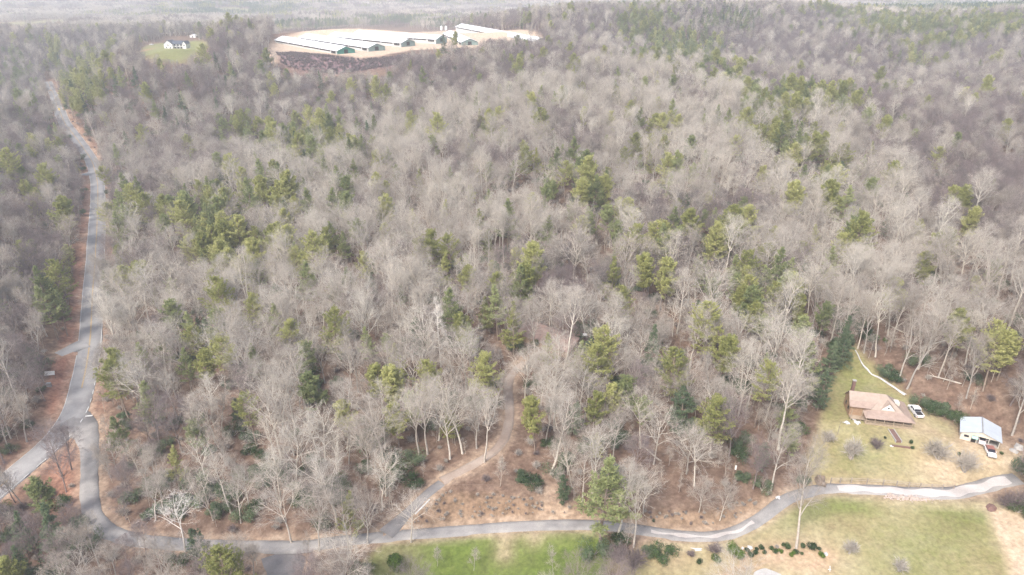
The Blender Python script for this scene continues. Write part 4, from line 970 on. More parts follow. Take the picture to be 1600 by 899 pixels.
def farmhouse():
    p = P(1351, 663); o = thing('farmhouse', 'tan-roofed log farmhouse with wraparound porch and white front gable in the yard', 'house', (p.x, p.y, p.z), R(-12)); o.scale = (.85, .87, .86)
    w = MB(); w.box(1.8, 10.7, 3.0, 10.0, -.8, 3.55); w.box(-4.0, 1.78, 3.2, 10.0, -.8, 4.2)
    w.prism([(3.2, 4.21), (10.0, 4.21), (6.5, 7.1), (4.5, 5.2)], -4.0, -3.86, 'x'); w.obj('wall', M_LOG, o)
    r = MB(); t = .14
    r.slab([(1.6, 2.8, 3.65), (10.9, 2.8, 3.65), (6.2, 6.5, 7.3)], t); r.slab([(10.9, 2.8, 3.65), (10.9, 10.3, 3.65), (6.2, 6.5, 7.3)], t); r.slab([(10.9, 10.3, 3.65), (1.6, 10.3, 3.65), (6.2, 6.5, 7.3)], t)
    r.slab([(-4.4, 4.4, 5.3), (3.55, 4.4, 5.22), (6.2, 6.5, 7.3), (-4.4, 6.5, 7.3)], t); r.slab([(-4.4, 6.52, 7.3), (6.2, 6.52, 7.3), (1.6, 10.3, 3.7), (-4.4, 10.3, 3.7)], t)
    rf = r.obj('roof', M_ROOFL, o)
    lw = MB(); lw.slab([(-4.5, 2.4, 4.25), (1.55, 2.4, 4.15), (3.5, 4.38, 5.18), (-4.5, 4.38, 5.24)], t); lw.obj('porch_roof', M_ROOFT, o)
    q = MB(); q.slab([(-.4, -.4, 2.6), (13.7, -.4, 2.6), (10.85, 2.75, 3.6), (1.6, 2.75, 3.6)], t); q.slab([(13.7, -.38, 2.6), (13.7, 10.6, 2.6), (10.93, 10.3, 3.6), (10.93, 2.78, 3.6)], t)
    q.slab([(-.4, -.36, 2.6), (1.55, 2.75, 3.6), (1.5, 4.0, 4.0), (-.5, 2.9, 3.0)], t); q.obj('porch_roof', M_ROOFT, o)
    g = MB(); g.prism([(4.6, 3.72), (8.7, 3.72), (6.65, 6.0)], 3.0, 3.2, 'y'); gb = g.obj('gable', M_WHITE, o)
    v = MB(); v.box(6.4, 6.9, 2.94, 2.995, 4.3, 4.8); v.obj('gable_window', M_DARK, gb)
    d = MB(); d.slab([(4.3, 2.85, 3.75), (6.65, 2.85, 6.2), (6.65, 5.4, 6.2)], .1); d.slab([(6.66, 2.85, 6.2), (9.0, 2.85, 3.75), (6.66, 5.4, 6.2)], .1); d.obj('gable_roof', M_ROOFL, o)
    d = MB(); d.box(9.0, 10.4, 5.5, 7.4, 4.2, 5.3); d.obj('dormer', M_CREAM, o)
    d = MB(); d.box(0, 13.3, 0, 2.98, .25, .5); d.box(10.75, 13.3, 2.99, 10.3, .25, .5); d.box(-4, 1.78, 1.2, 3.15, .6, .8); d.box(0, 13.3, .05, .12, -.8, .24); d.box(13.2, 13.28, .13, 10, -.8, .24); dk = d.obj('porch_deck', M_DECK, o)
    for x_ in (0.1, 2.7, 5.3, 8, 10.6, 13.15): s_ = MB(); s_.box(x_ - .08, x_ + .08, .02, .18, .5, 2.55); s_.obj('porch_post', M_DECK, o)
    for y_ in (3.5, 7, 10): s_ = MB(); s_.box(13.05, 13.2, y_ - .08, y_ + .08, .5, 2.6); s_.obj('porch_post', M_DECK, o)
    for x_ in (-3.9, -.9): s_ = MB(); s_.box(x_ - .08, x_ + .08, 1.25, 1.4, -.8, 4.1); s_.obj('porch_post', M_DECK, o)
    s_ = MB(); s_.box(.2, 13.1, .06, .12, 1.35, 1.45); [s_.box(.3 + .33 * k, .36 + .33 * k, .06, .11, .5, 1.34) for k in range(39)]; s_.obj('porch_railing', M_DECK, o)
    for x_ in (2.6, 4.8, 8.6): s_ = MB(); s_.box(x_, x_ + 1.1, 2.93, 2.99, 1.4, 2.5); s_.obj('window', M_DARK, o)
    s_ = MB(); s_.box(6.5, 7.5, 2.93, 2.99, .52, 2.5); s_.obj('door', M_WHITE, o)
    for y_ in (4.6, 7.4): s_ = MB(); s_.box(-4.08, -4.01, y_, y_ + 1, 1.6, 2.8); s_.obj('window', M_DARK, o)
    s_ = MB(); s_.box(-2.9, -1.5, 10.05, 11.0, -.8, 3.6); s_.box(-2.65, -1.75, 10.15, 10.9, 3.61, 8.6); ch = s_.obj('chimney', M_BRICK, o)
    s_ = MB(); s_.box(-2.75, -1.65, 10.05, 11.0, 8.61, 8.8); s_.obj('chimney_cap', M_CONC, ch)
    return o
fh = farmhouse()
def wheel(par, x, y, r=.36, wd=.24):
    s_ = MB(); n = 14; s_.prism([(y + r * math.cos(a), r + r * math.sin(a)) for a in [2 * math.pi * k / n for k in range(n)]], x - wd/2, x + wd/2, 'x'); t = s_.obj('wheel', M_TYRE, par)
    s_ = MB(); s_.prism([(y + r * .55 * math.cos(a), r + r * .55 * math.sin(a)) for a in [2 * math.pi * k / n for k in range(n)]], x - wd/2 - .02 if x < 0 else x + wd/2, x - wd/2 if x < 0 else x + wd/2 + .02, 'x'); s_.obj('rim', M_STEEL, t)
M_TYRE = simple('tyre_rubber', (.03, .03, .03), (.02, .02, .02), 3, .9)
M_CARW = simple('white_car_paint', (.78, .78, .78), (.72, .72, .72), 1, .25)
M_CARR = simple('faded_red_brown_paint', (.33, .15, .12), (.25, .11, .09), 1, .5)
M_CARP = simple('pinkish_white_paint', (.70, .62, .60), (.6, .5, .48), 1, .35)
M_LAMP = simple('lamp_glass', (.75, .74, .7), (.7, .68, .6), 1, .1)
M_TAIL = simple('tail_lamp_red', (.35, .02, .02), (.3, .02, .02), 1, .2)
def vehicle(name, label, px, py, rz, L, Wd, paint, roofp, pickup=False, cat='car'):
    p = P(px, py); o = thing(name, label, cat, (p.x, p.y, p.z + .03), rz); hw = Wd / 2
    b_ = MB()   # +y is the nose
    hood = L / 2
    if pickup: prof = [(-hood, .45), (-hood, 1.02), (-hood + .06, 1.06), (hood - 1.45, 1.08), (hood - .15, .98), (hood, .85), (hood, .42), (hood - .2, .34), (-hood + .2, .34)]
    else: prof = [(-hood, .42), (-hood, .86), (-hood + .12, .93), (hood - 1.5, .95), (hood - .15, .82), (hood, .7), (hood, .36), (hood - .2, .26), (-hood + .2, .26)]
    b_.prism(prof, -hw, hw, 'x')
    bo = b_.obj('body', paint, o)
    md = bo.modifiers.new('edge', 'BEVEL'); md.width = .07; md.segments = 2; md.limit_method = 'ANGLE'
    z0 = prof[3][1]
    if pickup: cab = [(-.75, z0), (-.62, z0 + .70), (.95, z0 + .72), (1.55, z0)]
    else: cab = [(-hood + .45, z0 - .02), (-hood + 1.15, z0 + .5), (.35, z0 + .52), (1.05, z0 - .02)]
    g_ = MB(); g_.prism(cab, -hw + .10, hw - .10, 'x'); g_.obj('windows', M_DARK, o)
    s_ = MB(); a, b2 = cab[1], cab[2]; s_.prism([(a[0] - .05, a[1] - .02), (a[0], a[1] + .06), (b2[0], b2[1] + .06), (b2[0] + .06, b2[1] - .02)], -hw + .08, hw - .08, 'x')
    for sx in (-1, 1):      # pillars
        for (u, v) in (((cab[0][0], cab[0][1]), cab[1]), ((cab[3][0], cab[3][1]), cab[2]), (((cab[1][0] + cab[2][0]) / 2, z0), ((cab[1][0] + cab[2][0]) / 2, cab[2][1]))):
            s_.tube([(sx * (hw - .10), u[0], u[1]), (sx * (hw - .10), v[0], v[1])], [.05, .05], 4)
    s_.obj('roof', roofp, o)
    if pickup:
        s_ = MB(); s_.box(-hw + .14, hw - .14, -hood + .12, -.85, z0 - .05, z0 + .012); s_.obj('cargo_bed', M_SHADE, o)
        s_ = MB(); s_.box(-hw, -hw + .1, -hood + .02, -.8, z0 - .02, z0 + .12); s_.box(hw - .1, hw, -hood + .02, -.8, z0 - .02, z0 + .12); s_.box(-hw, hw, -hood + .0, -hood + .1, z0 - .02, z0 + .12); s_.obj('bed_rail', paint, o)
    for sx in (-1, 1):
        wheel(o, sx * (hw - .08), hood - .95); wheel(o, sx * (hw - .08), -hood + 1.05)
        s_ = MB(); s_.box(sx * (hw - .25) - .18, sx * (hw - .25) + .18, hood - .02, hood + .02, .62, .8); s_.obj('headlight', M_LAMP, o)
        s_ = MB(); s_.box(sx * (hw - .15) - .09, sx * (hw - .15) + .09, -hood - .02, -hood + .02, .6, .9); s_.obj('tail_light', M_TAIL, o)
        s_ = MB(); s_.box(sx * (hw + .1) - .09, sx * (hw + .1) + .09, cab[3][0] - .35, cab[3][0] - .2, z0 + .05, z0 + .22); s_.obj('mirror', paint, o)
    s_ = MB(); s_.box(-hw + .05, hw - .05, hood - .05, hood + .1, .4, .56); s_.obj('bumper', M_STEEL, o)
    return o
vehicle('pickup_truck', 'white crew-cab pickup truck parked at the right side of the tan farmhouse', 1430, 646, R(-4), 5.4, 1.95, M_CARW, M_CARW, True, 'pickup truck')
vehicle('parked_car', 'old white car with a reddish-brown roof parked in front of the metal-roofed garage', 1546, 708, R(161), 4.8, 1.8, M_CARW, M_CARR)

def garage():
    p = P(1499, 685.5); yaw = R(-31); o = thing('garage', 'cream garage with a pale blue-grey metal roof, open bays and mint awning', 'garage', (p.x, p.y, p.z), yaw)
    Wg, Dg = 10.4, 8.6; o.scale = (.8, .8, .86)
    w = MB(); w.box(0, .18, 0, Dg, -.8, 2.6); w.box(Wg - .18, Wg, 0, Dg, -.8, 2.6); w.box(.19, Wg - .19, Dg - .18, Dg, -.8, 2.6); w.box(.19, 2.9, 0, .18, -.8, 2.6); w.box(4.3, 4.5, 0, .2, -.8, 2.45); w.box(7.4, 7.6, 0, .2, -.8, 2.45)
    w.prism([(0, 2.61), (Wg, 2.61), (Wg / 2, 4.25)], 0, .15, 'y'); w.prism([(0, 2.61), (Wg, 2.61), (Wg / 2, 4.25)], Dg - .15, Dg, 'y'); w.box(2.92, Wg - .2, .0, .15, 2.42, 2.6); w.obj('wall', M_CREAM, o)
    r = MB(); r.slab([(-.45, -.5, 2.55), (-.45, Dg + .4, 2.55), (Wg / 2, Dg + .4, 4.42), (Wg / 2, -.5, 4.42)][::-1], .1); r.slab([(Wg / 2 + .01, -.5, 4.42), (Wg / 2 + .01, Dg + .4, 4.42), (Wg + .45, Dg + .4, 2.55), (Wg + .45, -.5, 2.55)][::-1], .1); rf = r.obj('roof', M_BLUER, o)
    r = MB(); r.box(Wg / 2 - .18, Wg / 2 + .18, -.52, Dg + .42, 4.40, 4.46); r.obj('ridge_cap', M_STEEL, rf)
    s_ = MB(); s_.box(.9, 2.2, -.05, -.01, 1.2, 1.9); s_.obj('window', M_DARK, o)
    s_ = MB(); s_.box(3.0, 4.2, .04, .1, 0, 1.35); s_.obj('door', M_SHADE, o)
    s_ = MB(); s_.slab([(2.9, -.9, 1.75), (4.6, -.9, 1.75), (4.6, -.02, 2.3), (2.9, -.02, 2.3)], .08); s_.obj('awning', M_MINT, o)
    s_ = MB(); s_.box(.2, Wg - .2, .2, Dg - .2, -.3, .03); s_.obj('floor_slab', M_CONC, o)
    return o, p, yaw
gr_, gp, gyaw = garage()
def local(p, yaw, x, y): return (p.x + x * math.cos(yaw) - y * math.sin(yaw), p.y + x * math.sin(yaw) + y * math.cos(yaw))
c2 = vehicle('parked_car', 'pinkish-white car standing nose out inside the garage bay', 1530, 684, gyaw + math.pi, 4.3, 1.6, M_CARP, M_CARP)
q_ = local(gp, gyaw, 4.8, 1.5); c2.location = (q_[0], q_[1], gp.z + .05)

def shed(label, a, b_, Wd, endm, fans=3):
    A = P(*a); Bq = P(*b_); d = Vector((Bq.x - A.x, Bq.y - A.y, 0)); L = d.length; yaw = math.atan2(d.y, d.x) - math.pi / 2; z = (A.z + Bq.z) / 2 * .5 + A.z * .5
    o = thing('poultry_house', label, 'poultry house', (A.x, A.y, z), yaw, 'long white-roofed poultry houses on the hill'); hw = Wd / 2
    w = MB(); w.box(-hw, -hw + .2, 0, L, -4, 2.7); w.box(hw - .2, hw, 0, L, -4, 2.7); w.box(-hw + .21, hw - .21, L - .2, L, -4, 2.7); w.prism([(-hw, 2.71), (hw, 2.71), (0, 5.6)], L - .2, L, 'y'); w.obj('wall', M_SIDE, o)
    r = MB(); r.slab([(-hw - .7, -.8, 2.65), (-hw - .7, L + .6, 2.65), (0, L + .6, 5.95), (0, -.8, 5.95)][::-1], .12); r.slab([(.01, -.8, 5.95), (.01, L + .6, 5.95), (hw + .7, L + .6, 2.65), (hw + .7, -.8, 2.65)][::-1], .12); r.obj('roof', M_GALV, o)
    e = MB(); e.box(-hw + .21, hw - .21, 0, .2, -4, 2.7); e.prism([(-hw, 2.71), (hw, 2.71), (0, 5.6)], 0, .2, 'y'); ge = e.obj('gable_end', endm, o)
    s_ = MB(); s_.box(-1.8, 1.8, -.08, -.01, 0, 3.2); s_.obj('door', M_SHADE, ge)
    for k in range(fans):
        s_ = MB(); y_ = 2.2 + k * 2.6; s_.box(-hw - .75, -hw - .02, y_, y_ + 1.6, .5, 2.3); s_.obj('fan_housing', M_SHADE, o)
    for k in range(3):
        s_ = MB(); y_ = L * (.25 + .25 * k); s_.box(-hw - .4, -hw - .02, y_, y_ + 1.2, .8, 2.2); s_.obj('side_vent', M_STEEL, o)
    s_ = MB(); s_.box(-hw - .06, -hw - .01, 12, L - 3, 1.2, 2.2); s_.obj('side_curtain', M_SHADE, o)
    return o
shed('nearest long white poultry house with a bright green gable end, above the brush slope', (541, 84), (443, 66), 17, M_GREENW)
shed('second long white poultry house behind the green-ended one', (589, 80), (480, 59.5), 17, M_GREYG)
shed('third long white poultry house with a grey gable, right of the second', (638, 73), (524, 55), 17, M_GREYG)
shed('fourth poultry house, its gable end half hidden by the slim dark evergreen', (690, 68), (560, 49), 17, M_GREYG)
shed('short-looking poultry house with a small green gable right of the slim dark evergreen', (734, 71), (704, 56), 16, M_GREYG, 2)
shed('farthest right poultry house, its long white roof seen behind bare trees', (846, 66), (722, 52), 16, M_GREYG, 2)
# a gabled hut between the houses and two feed silos
def hut(name, label, cat, px, py, w_, d_, e_, rg, yaw, wm, rm, group=None, up=0):
    p = P(px, py); o = thing(name, label, cat, (p.x, p.y, p.z), yaw, group)
    b_ = MB(); b_.box(-w_/2, w_/2, 0, d_, -2, e_); b_.prism([(-w_/2, e_ + .01), (w_/2, e_ + .01), (0, rg)], 0, d_, 'y'); b_.obj('wall', wm, o)
    r = MB(); r.slab([(-w_/2 - .4, -.4, e_ - .05), (-w_/2 - .4, d_ + .4, e_ - .05), (0, d_ + .4, rg + .2), (0, -.4, rg + .2)][::-1], .12); r.slab([(.01, -.4, rg + .2), (.01, d_ + .4, rg + .2), (w_/2 + .4, d_ + .4, e_ - .05), (w_/2 + .4, -.4, e_ - .05)][::-1], .12); r.obj('roof', rm, o)
    s_ = MB(); s_.box(-.7, .7, -.06, -.01, 0, 2.1); s_.obj('door', M_SHADE, o)
    return o
hut('control_shed', 'small grey gabled shed between the second and third poultry houses', 'shed', 553, 60, 7, 6, 2.6, 4.2, R(10), M_GREYG, M_GALV)
hut('white_pavilion', 'small white-roofed pavilion at the trees behind the white hill house', 'pavilion', 301, 59, 8, 6, 2.5, 4.0, R(-8), M_WHITE, M_GALV)
for k, (px, py) in enumerate([(697, 50), (690, 50)]):
    p = P(px, py); o = thing('feed_silo', ['white feed silo at the far end of the poultry yard, right of its twin', 'white feed silo at the far end of the poultry yard, left of its twin'][k], 'silo', (p.x, p.y, p.z), 0, 'feed silos at the poultry houses')
    b_ = MB(); n = 12; b_.tube([(0, 0, 1.0), (0, 0, 2.4), (0, 0, 6.2), (0, 0, 7.4)], [.3, 1.5, 1.5, .3], n, cap=True); b_.obj('tank', M_GALV, o)
    for a in range(4): s_ = MB(); s_.tube([(1.2 * math.cos(a * 1.57), 1.2 * math.sin(a * 1.57), -1), (1.2 * math.cos(a * 1.57), 1.2 * math.sin(a * 1.57), 2.8)], [.09, .09], 4); s_.obj('leg', M_STEEL, o)

def hill_house():
    p = P(257, 76); o = thing('hill_house', 'large white two-storey house with dark roof and double porch on a hilltop lawn', 'house', (p.x, p.y, p.z), R(-6)); o.scale = (1.0, .95, .86)
    w = MB(); w.box(0, 9.5, 0, 11, -4, 5.4); w.prism([(0, 5.41), (9.5, 5.41), (4.75, 9.6)], 0, 11, 'y'); w.box(9.52, 21, 2.6, 11, -4, 5.6); w.box(21.02, 25, .5, 10, -4, 5.6); w.prism([(21.02, 5.61), (25, 5.61), (23, 8.8)], .5, 10, 'y'); w.obj('wall', M_WHITE, o)
    r = MB(); r.slab([(-.5, -.5, 5.1), (-.5, 11.4, 5.1), (4.75, 11.4, 9.9), (4.75, -.5, 9.9)][::-1], .15); r.slab([(4.76, -.5, 9.9), (4.76, 11.4, 9.9), (9.9, 11.4, 5.3), (9.9, -.5, 5.3)][::-1], .15)
    r.slab([(7.5, .2, 5.3), (22, .2, 5.3), (22, 6.6, 9.0), (6.4, 6.6, 9.0)], .15); r.slab([(6.4, 6.62, 9.0), (22, 6.62, 9.0), (22, 11.4, 5.4), (6.4, 11.4, 5.4)], .15)
    r.slab([(20.6, .1, 5.4), (20.6, 10.4, 5.4), (23, 10.4, 9.1), (23, .1, 9.1)][::-1], .12); r.slab([(23.01, .1, 9.1), (23.01, 10.4, 9.1), (25.4, 10.4, 5.4), (25.4, .1, 5.4)][::-1], .12); r.obj('roof', M_SLATE, o)
    s_ = MB(); s_.box(9.55, 20.95, .3, 2.58, 2.5, 2.75); s_.obj('balcony', M_WHITE, o)
    for x_ in (9.8, 13.4, 17.2, 20.7): s_ = MB(); s_.box(x_ - .15, x_ + .15, .35, .65, -3, 5.3); s_.obj('porch_post', M_WHITE, o)
    for (x_, z_, w_, h_) in [(10.4, 3.2, 2.2, 1.8), (13.8, 3.0, 2.4, 2.1), (17.6, 3.2, 2.4, 1.8), (10.4, 0, 2.2, 2), (13.8, 0, 2.8, 2.1), (17.8, .2, 2.2, 1.8)]:
        s_ = MB(); s_.box(x_, x_ + w_, 2.5, 2.58, z_, z_ + h_); s_.obj('window', M_DARK, o)
    for (x_, z_) in [(4.1, 3.2), (6.2, .2), (2.0, .5)]: s_ = MB(); s_.box(x_, x_ + 1.4, -.07, -.01, z_, z_ + 1.6); s_.obj('window', M_DARK, o)
    s_ = MB(); s_.box(22.3, 23.6, .42, .49, 3, 4.6); s_.obj('window', M_DARK, o)
    return o
hill_house()
vehicle('parked_car', 'tiny white car parked left of the white hill house', 237, 70.5, R(80), 4.9, 1.9, M_CARW, M_CARW)
hut('lean_to_cabin', 'long cabin with a faded pinkish-brown roof half hidden among bare trees', 'cabin', 903, 551, 10, 19, 2.4, 5.0, R(52), M_LOG, M_CABR)
p = P(912, 545); o = thing('masonry_oven', 'dark brick chimney stack with a white cap beside the hidden cabin', 'chimney', (p.x, p.y, p.z), R(10))  # brick chimney stack of the hidden cabin, not an oven
b_ = MB(); b_.box(-.9, .9, -.7, .7, -.5, 2.6); b_.box(-.5, .5, -.45, .45, 2.61, 4.8); b_.obj('stack', M_BRICK, o); b_ = MB(); b_.box(-.75, .75, -.65, .65, 4.81, 5.0); b_.obj('cap', M_WHITE, o)

# ------------------------------------------------------------------ roadside things
M_POLE = simple('treated_pole', (.24, .18, .13), (.17, .13, .10), 3, .9)
def upole(px, py, H, label, can=True):
    p = P(px, py); o = thing('utility_pole', label, 'utility pole', (p.x, p.y, p.z), R(15), 'wooden utility poles along the lane')
    b_ = MB(); b_.tube([(0, 0, -1), (0, 0, H)], [.17, .11], 8, cap=True); b_.obj('pole', M_POLE, o)
    b_ = MB(); b_.box(-1.1, 1.1, -.06, .06, H - .6, H - .48); b_.obj('crossarm', M_POLE, o)
    if can: b_ = MB(); b_.tube([(.32, 0, H - 2.2), (.32, 0, H - 1.2)], [.26, .26], 10, cap=True); b_.obj('transformer', M_WHITE, o)
    for x_ in (-1, 1): b_ = MB(); b_.tube([(x_, 0, H - .48), (x_, 0, H - .3)], [.06, .04], 6, cap=True); b_.obj('insulator', M_CONC, o)
    return Vector((p.x, p.y, p.z + H))
t1 = upole(1141, 769, 9, 'wooden utility pole with a white transformer in the leaf litter right of centre')
t2 = upole(596, 800, 9, 'plain wooden utility pole beside the driveway mouth', False)
b_ = MB(); n = 24; b_.tube([tuple(t1.lerp(t2, k / n) + Vector((0, 0, -.3 - 5.5 * 4 * (k / n) * (1 - k / n) * .5))) for k in range(n + 1)], [.02] * (n + 1), 4)
tag(b_.obj('power_line', M_POLE), 'thin power line sagging between the two utility poles', 'cable')
p = P(94, 176); o = thing('warning_sign', 'small yellow diamond warning sign beside the far stretch of highway', 'road sign', (p.x, p.y, p.z), R(-15))
b_ = MB(); b_.box(-.04, .04, -.04, .04, -.5, 2.2); b_.obj('post', M_STEEL, o); M_SGY = simple('yellow_sign_face', (.85, .62, .02), (.8, .55, .02), 1, .4)
b_ = MB(); b_.prism([(0, 1.6), (.85, 2.5), (0, 3.4), (-.85, 2.5)], -.08, -.045, 'y'); b_.obj('sign_face', M_SGY, o)
p = P(79, 591); o = thing('roadside_board', 'white roadside board with grey marks on the leafy bank left of the highway', 'sign board', (p.x, p.y, p.z), R(8))
b_ = MB(); b_.slab([(-1.5, 0, 1.1), (1.5, 0, 1.1), (1.5, .55, 2.2), (-1.5, .55, 2.2)], .06); bo = b_.obj('board', M_WHITE, o)
b_ = MB(); [b_.slab([(x0, .16 + .02 * 1, 1.43 + .02), (x0 + .35, .18, 1.45), (x0 + .35, .33, 1.78), (x0, .33, 1.78)], .012) for x0 in (-.75, -.2, .25)]; b_.obj('marks', M_STEEL, bo)
for x_ in (-1.3, 1.3): b_ = MB(); b_.box(x_ - .05, x_ + .05, .2, .3, -.4, 1.5); b_.obj('post', M_POLE, o)
p = P(77, 604); o = thing('utility_box', 'small grey cabinet on the bank just below the white roadside board', 'utility box', (p.x, p.y, p.z), R(12))
b_ = MB(); b_.box(-.6, .6, -.45, .45, -.3, 1.1); b_.obj('cabinet', M_CONC, o); b_ = MB(); b_.box(-.66, .66, -.5, .5, 1.11, 1.2); b_.obj('lid', M_STEEL, o)
# rail fence along the lane below the yard
fp = spline([tuple(P(*q)[:2]) for q in [(1298,753),(1330,753),(1380,756),(1420,760),(1455,763),(1490,764)]], 2.4); p0 = P(1298, 753)
o = thing('rail_fence', 'low weathered post-and-rail fence along the lane at the foot of the yard', 'fence', (p0.x, p0.y, p0.z)); tops = []
M_RAIL = simple('grey_rail_wood', (.36, .31, .26), (.26, .22, .19), 3, .9)
for i, c_ in enumerate(fp):
    z = hg(c_[0], c_[1]); tops.append((c_[0] - p0.x, c_[1] - p0.y, z - p0.z)); b_ = MB(); x_, y_, z_ = tops[-1]; b_.box(x_ - .08, x_ + .08, y_ - .08, y_ + .08, z_ - .4, z_ + 1.25); b_.obj('post', M_RAIL, o)
for hh in (.55, 1.05): b_ = MB(); b_.tube([(x_, y_, z_ + hh) for x_, y_, z_ in tops], [.05] * len(tops), 4); b_.obj('rail', M_RAIL, o)
# white sheeting laid in the ditch behind the farmhouse
dc = spline([tuple(P(*q)[:2]) for q in [(1336,548),(1343,562),(1350,572),(1356,578),(1362,586),(1375,592),(1388,600),(1398,606),(1405,611),(1415,618)]], .7)
M_SHEET = simple('white_sheeting', (.68, .67, .66), (.42, .40, .40), 2.5, .6, bump=.04)
rs = np.random.default_rng(4); Vd = []; Fd = []
p0 = P(1375, 592)
for i, c_ in enumerate(dc):
    g_ = dc[min(i+1, len(dc)-1)] - dc[max(i-1, 0)]; g_ = g_ / np.linalg.norm(g_); nn = np.array([-g_[1], g_[0]]); t = i / len(dc)
    wd = (.10 + .62 * min(t * 1.3, 1) ** 1.5) * (1 + .3 * math.sin(i * .8)) * .5 + .1; cc = c_ + nn * .18 * math.sin(i * .5); cc = cc - np.array([p0.x, p0.y])
    for k, (dx, dz) in enumerate([(wd, .05), (wd * .5, .30), (0, .20 + .08 * rs.random()), (-wd * .5, .33), (-wd, .05)]):
        q = cc + nn * dx; Vd.append((q[0], q[1], hg(c_[0], c_[1]) - p0.z + dz + .03 * rs.random()))
for i in range(len(dc) - 1):
    for k in range(4): Fd.append((i*5+k, i*5+k+1, (i+1)*5+k+1, (i+1)*5+k))
o = link('ditch_sheeting', nparr('ditch_sheeting', np.array(Vd), np.array(Fd), M_SHEET, smooth=True)); o.location = p0; tag(o, 'winding strip of white sheeting running downhill to the farmhouse', 'sheeting')
md = o.modifiers.new('thickness', 'SOLIDIFY'); md.thickness = .05
def lump(name, label, cat, px, py, rx, ry, rz, material, seed, group=None, rough_=.25):
    rs = np.random.default_rng(seed); p = P(px, py); me = bpy.data.meshes.new(name); import bmesh; bm = bmesh.new(); bmesh.ops.create_icosphere(bm, subdivisions=2, radius=1)
    for v in bm.verts: n_ = 1 + rs.normal(0, rough_ * .6); v.co = Vector((v.co.x * rx * n_, v.co.y * ry * n_, max(-.15, v.co.z) * rz * n_))
    bm.to_mesh(me); bm.free(); me.materials.append(material); o = link(name, me); o.location = p; o.rotation_euler = (0, 0, rs.uniform(0, 6)); return tag(o, label, cat, group)
lump('tarpaulin', 'long crumpled white tarpaulin on the brown grass below the lane', 'tarpaulin', 1095, 861, .55, 2.0, .5, M_SHEET, 5, rough_=.5)
for i, (px, py, s_, lb) in enumerate([(1159, 857, .55, 'small white bundle at the left end of the garden shrub row'), (1171, 856, .7, 'larger white bundle at the left end of the garden shrub row'), (1323, 661, .8, 'white bundle nearest the farmhouse porch, left of the other scraps'),
        (1334, 655, .7, 'white scrap closest to the farmhouse porch steps'), (1340, 661.5, .9, 'flat white scrap right below the porch corner'), (1290, 866, .5, 'small white stone at the right end of the shrub row'), (1216, 778, .55, 'white stone beside the lane bend'), (1046, 864, .4, 'white scrap in the dark bushes below the lane'), (1394, 697, .5, 'white stone beside the brick walk')]):
    lump('white_bundle', lb, 'bundle', px, py, s_, s_ * .8, s_ * .5, M_SHEET, 20 + i, rough_=.4)
lump('boulder', 'grey boulder heap at the edge of the woods right of the garage', 'boulder', 1592, 700, 1.4, 1.1, .8, M_CONC, 41)
lump('boulder', 'flat pale boulder beside the grey heap right of the garage', 'boulder', 1584, 705, 1.0, .9, .5, M_CONC, 42)
lump('dirt_mound', 'small brown mound at the right edge of the hay field', 'mound', 1549, 794, 1.6, 1.0, .6, M_BRICK, 43)
lump('brush_pile', 'dark brush pile at the left end of the rail fence', 'brush pile', 1281, 752, 1.9, 1.1, .9, M_POLE, 44, rough_=.6)
lump('stump', 'grey stump in the left part of the yard', 'stump', 1329, 716, .7, .6, .6, M_RAIL, 45)
M_GRC = asphalt('pale_gravel_circle', (.42, .40, .37), (.52, .50, .47), (.6, .58, .55))
p = P(1200, 902); pts = [(2.9 * math.cos(a) * (1 + .06 * math.sin(3 * a)), 2.0 * math.sin(a) * (1 + .05 * math.cos(4 * a)), .25) for a in np.linspace(0, 6.283, 25)[:-1]]
b_ = MB(); b_.slab(pts, .5); o = b_.obj('gravel_circle', M_GRC); o.location = p; tag(o, 'pale gravel circle cut by the bottom edge below the shrub row', 'gravel bed')
p = P(1297, 893); o = thing('leaning_post', 'short white leaning post in the grass near the bottom edge', 'post', (p.x, p.y, p.z)); b_ = MB(); b_.tube([(0, 0, -.2), (-.25, .1, 1.4)], [.09, .08], 6, cap=True); b_.obj('post', M_WHITE, o); b_ = MB(); b_.box(-.5, .1, -.05, .1, .5, .6); b_.obj('crosspiece', M_WHITE, o)
p = P(1308.5, 679); o = thing('yard_pole', 'tall thin pale pole standing in the left part of the yard', 'pole', (p.x, p.y, p.z)); b_ = MB(); b_.tube([(0, 0, -.3), (.05, 0, 4.0)], [.07, .05], 6, cap=True); b_.obj('shaft', M_RAIL, o); b_ = MB(); b_.tube([(.05, 0, 4.0), (.05, 0, 4.15)], [.1, .02], 6, cap=True); b_.obj('cap', M_RAIL, o)
# brick garden walk in front of the farmhouse
a_, b2_ = P(1392, 671), P(1404, 692); L_ = math.hypot(b2_.x - a_.x, b2_.y - a_.y); o = thing('garden_walk', 'brown brick garden walk leading down from the farmhouse porch', 'walk', (a_.x, a_.y, a_.z), math.atan2(b2_.y - a_.y, b2_.x - a_.x))
b_ = MB(); b_.box(0, L_, -.6, .6, -.5, .1); b_.obj('paving', M_BRICK, o)
for s_ in (-1, 1): b_ = MB(); b_.box(0, L_, s_ * .72 - .1, s_ * .72 + .1, -.5, .2); b_.obj('edging', M_CONC, o)
a_, b2_ = P(1393, 697), P(1422, 701); L_ = math.hypot(b2_.x - a_.x, b2_.y - a_.y); o = thing('garden_kerb', 'low brown edging wall across the foot of the brick walk', 'garden edging', (a_.x, a_.y, a_.z), math.atan2(b2_.y - a_.y, b2_.x - a_.x)); b_ = MB(); b_.box(0, L_, -.15, .15, -.5, .35); b_.obj('edging', M_BRICK, o)
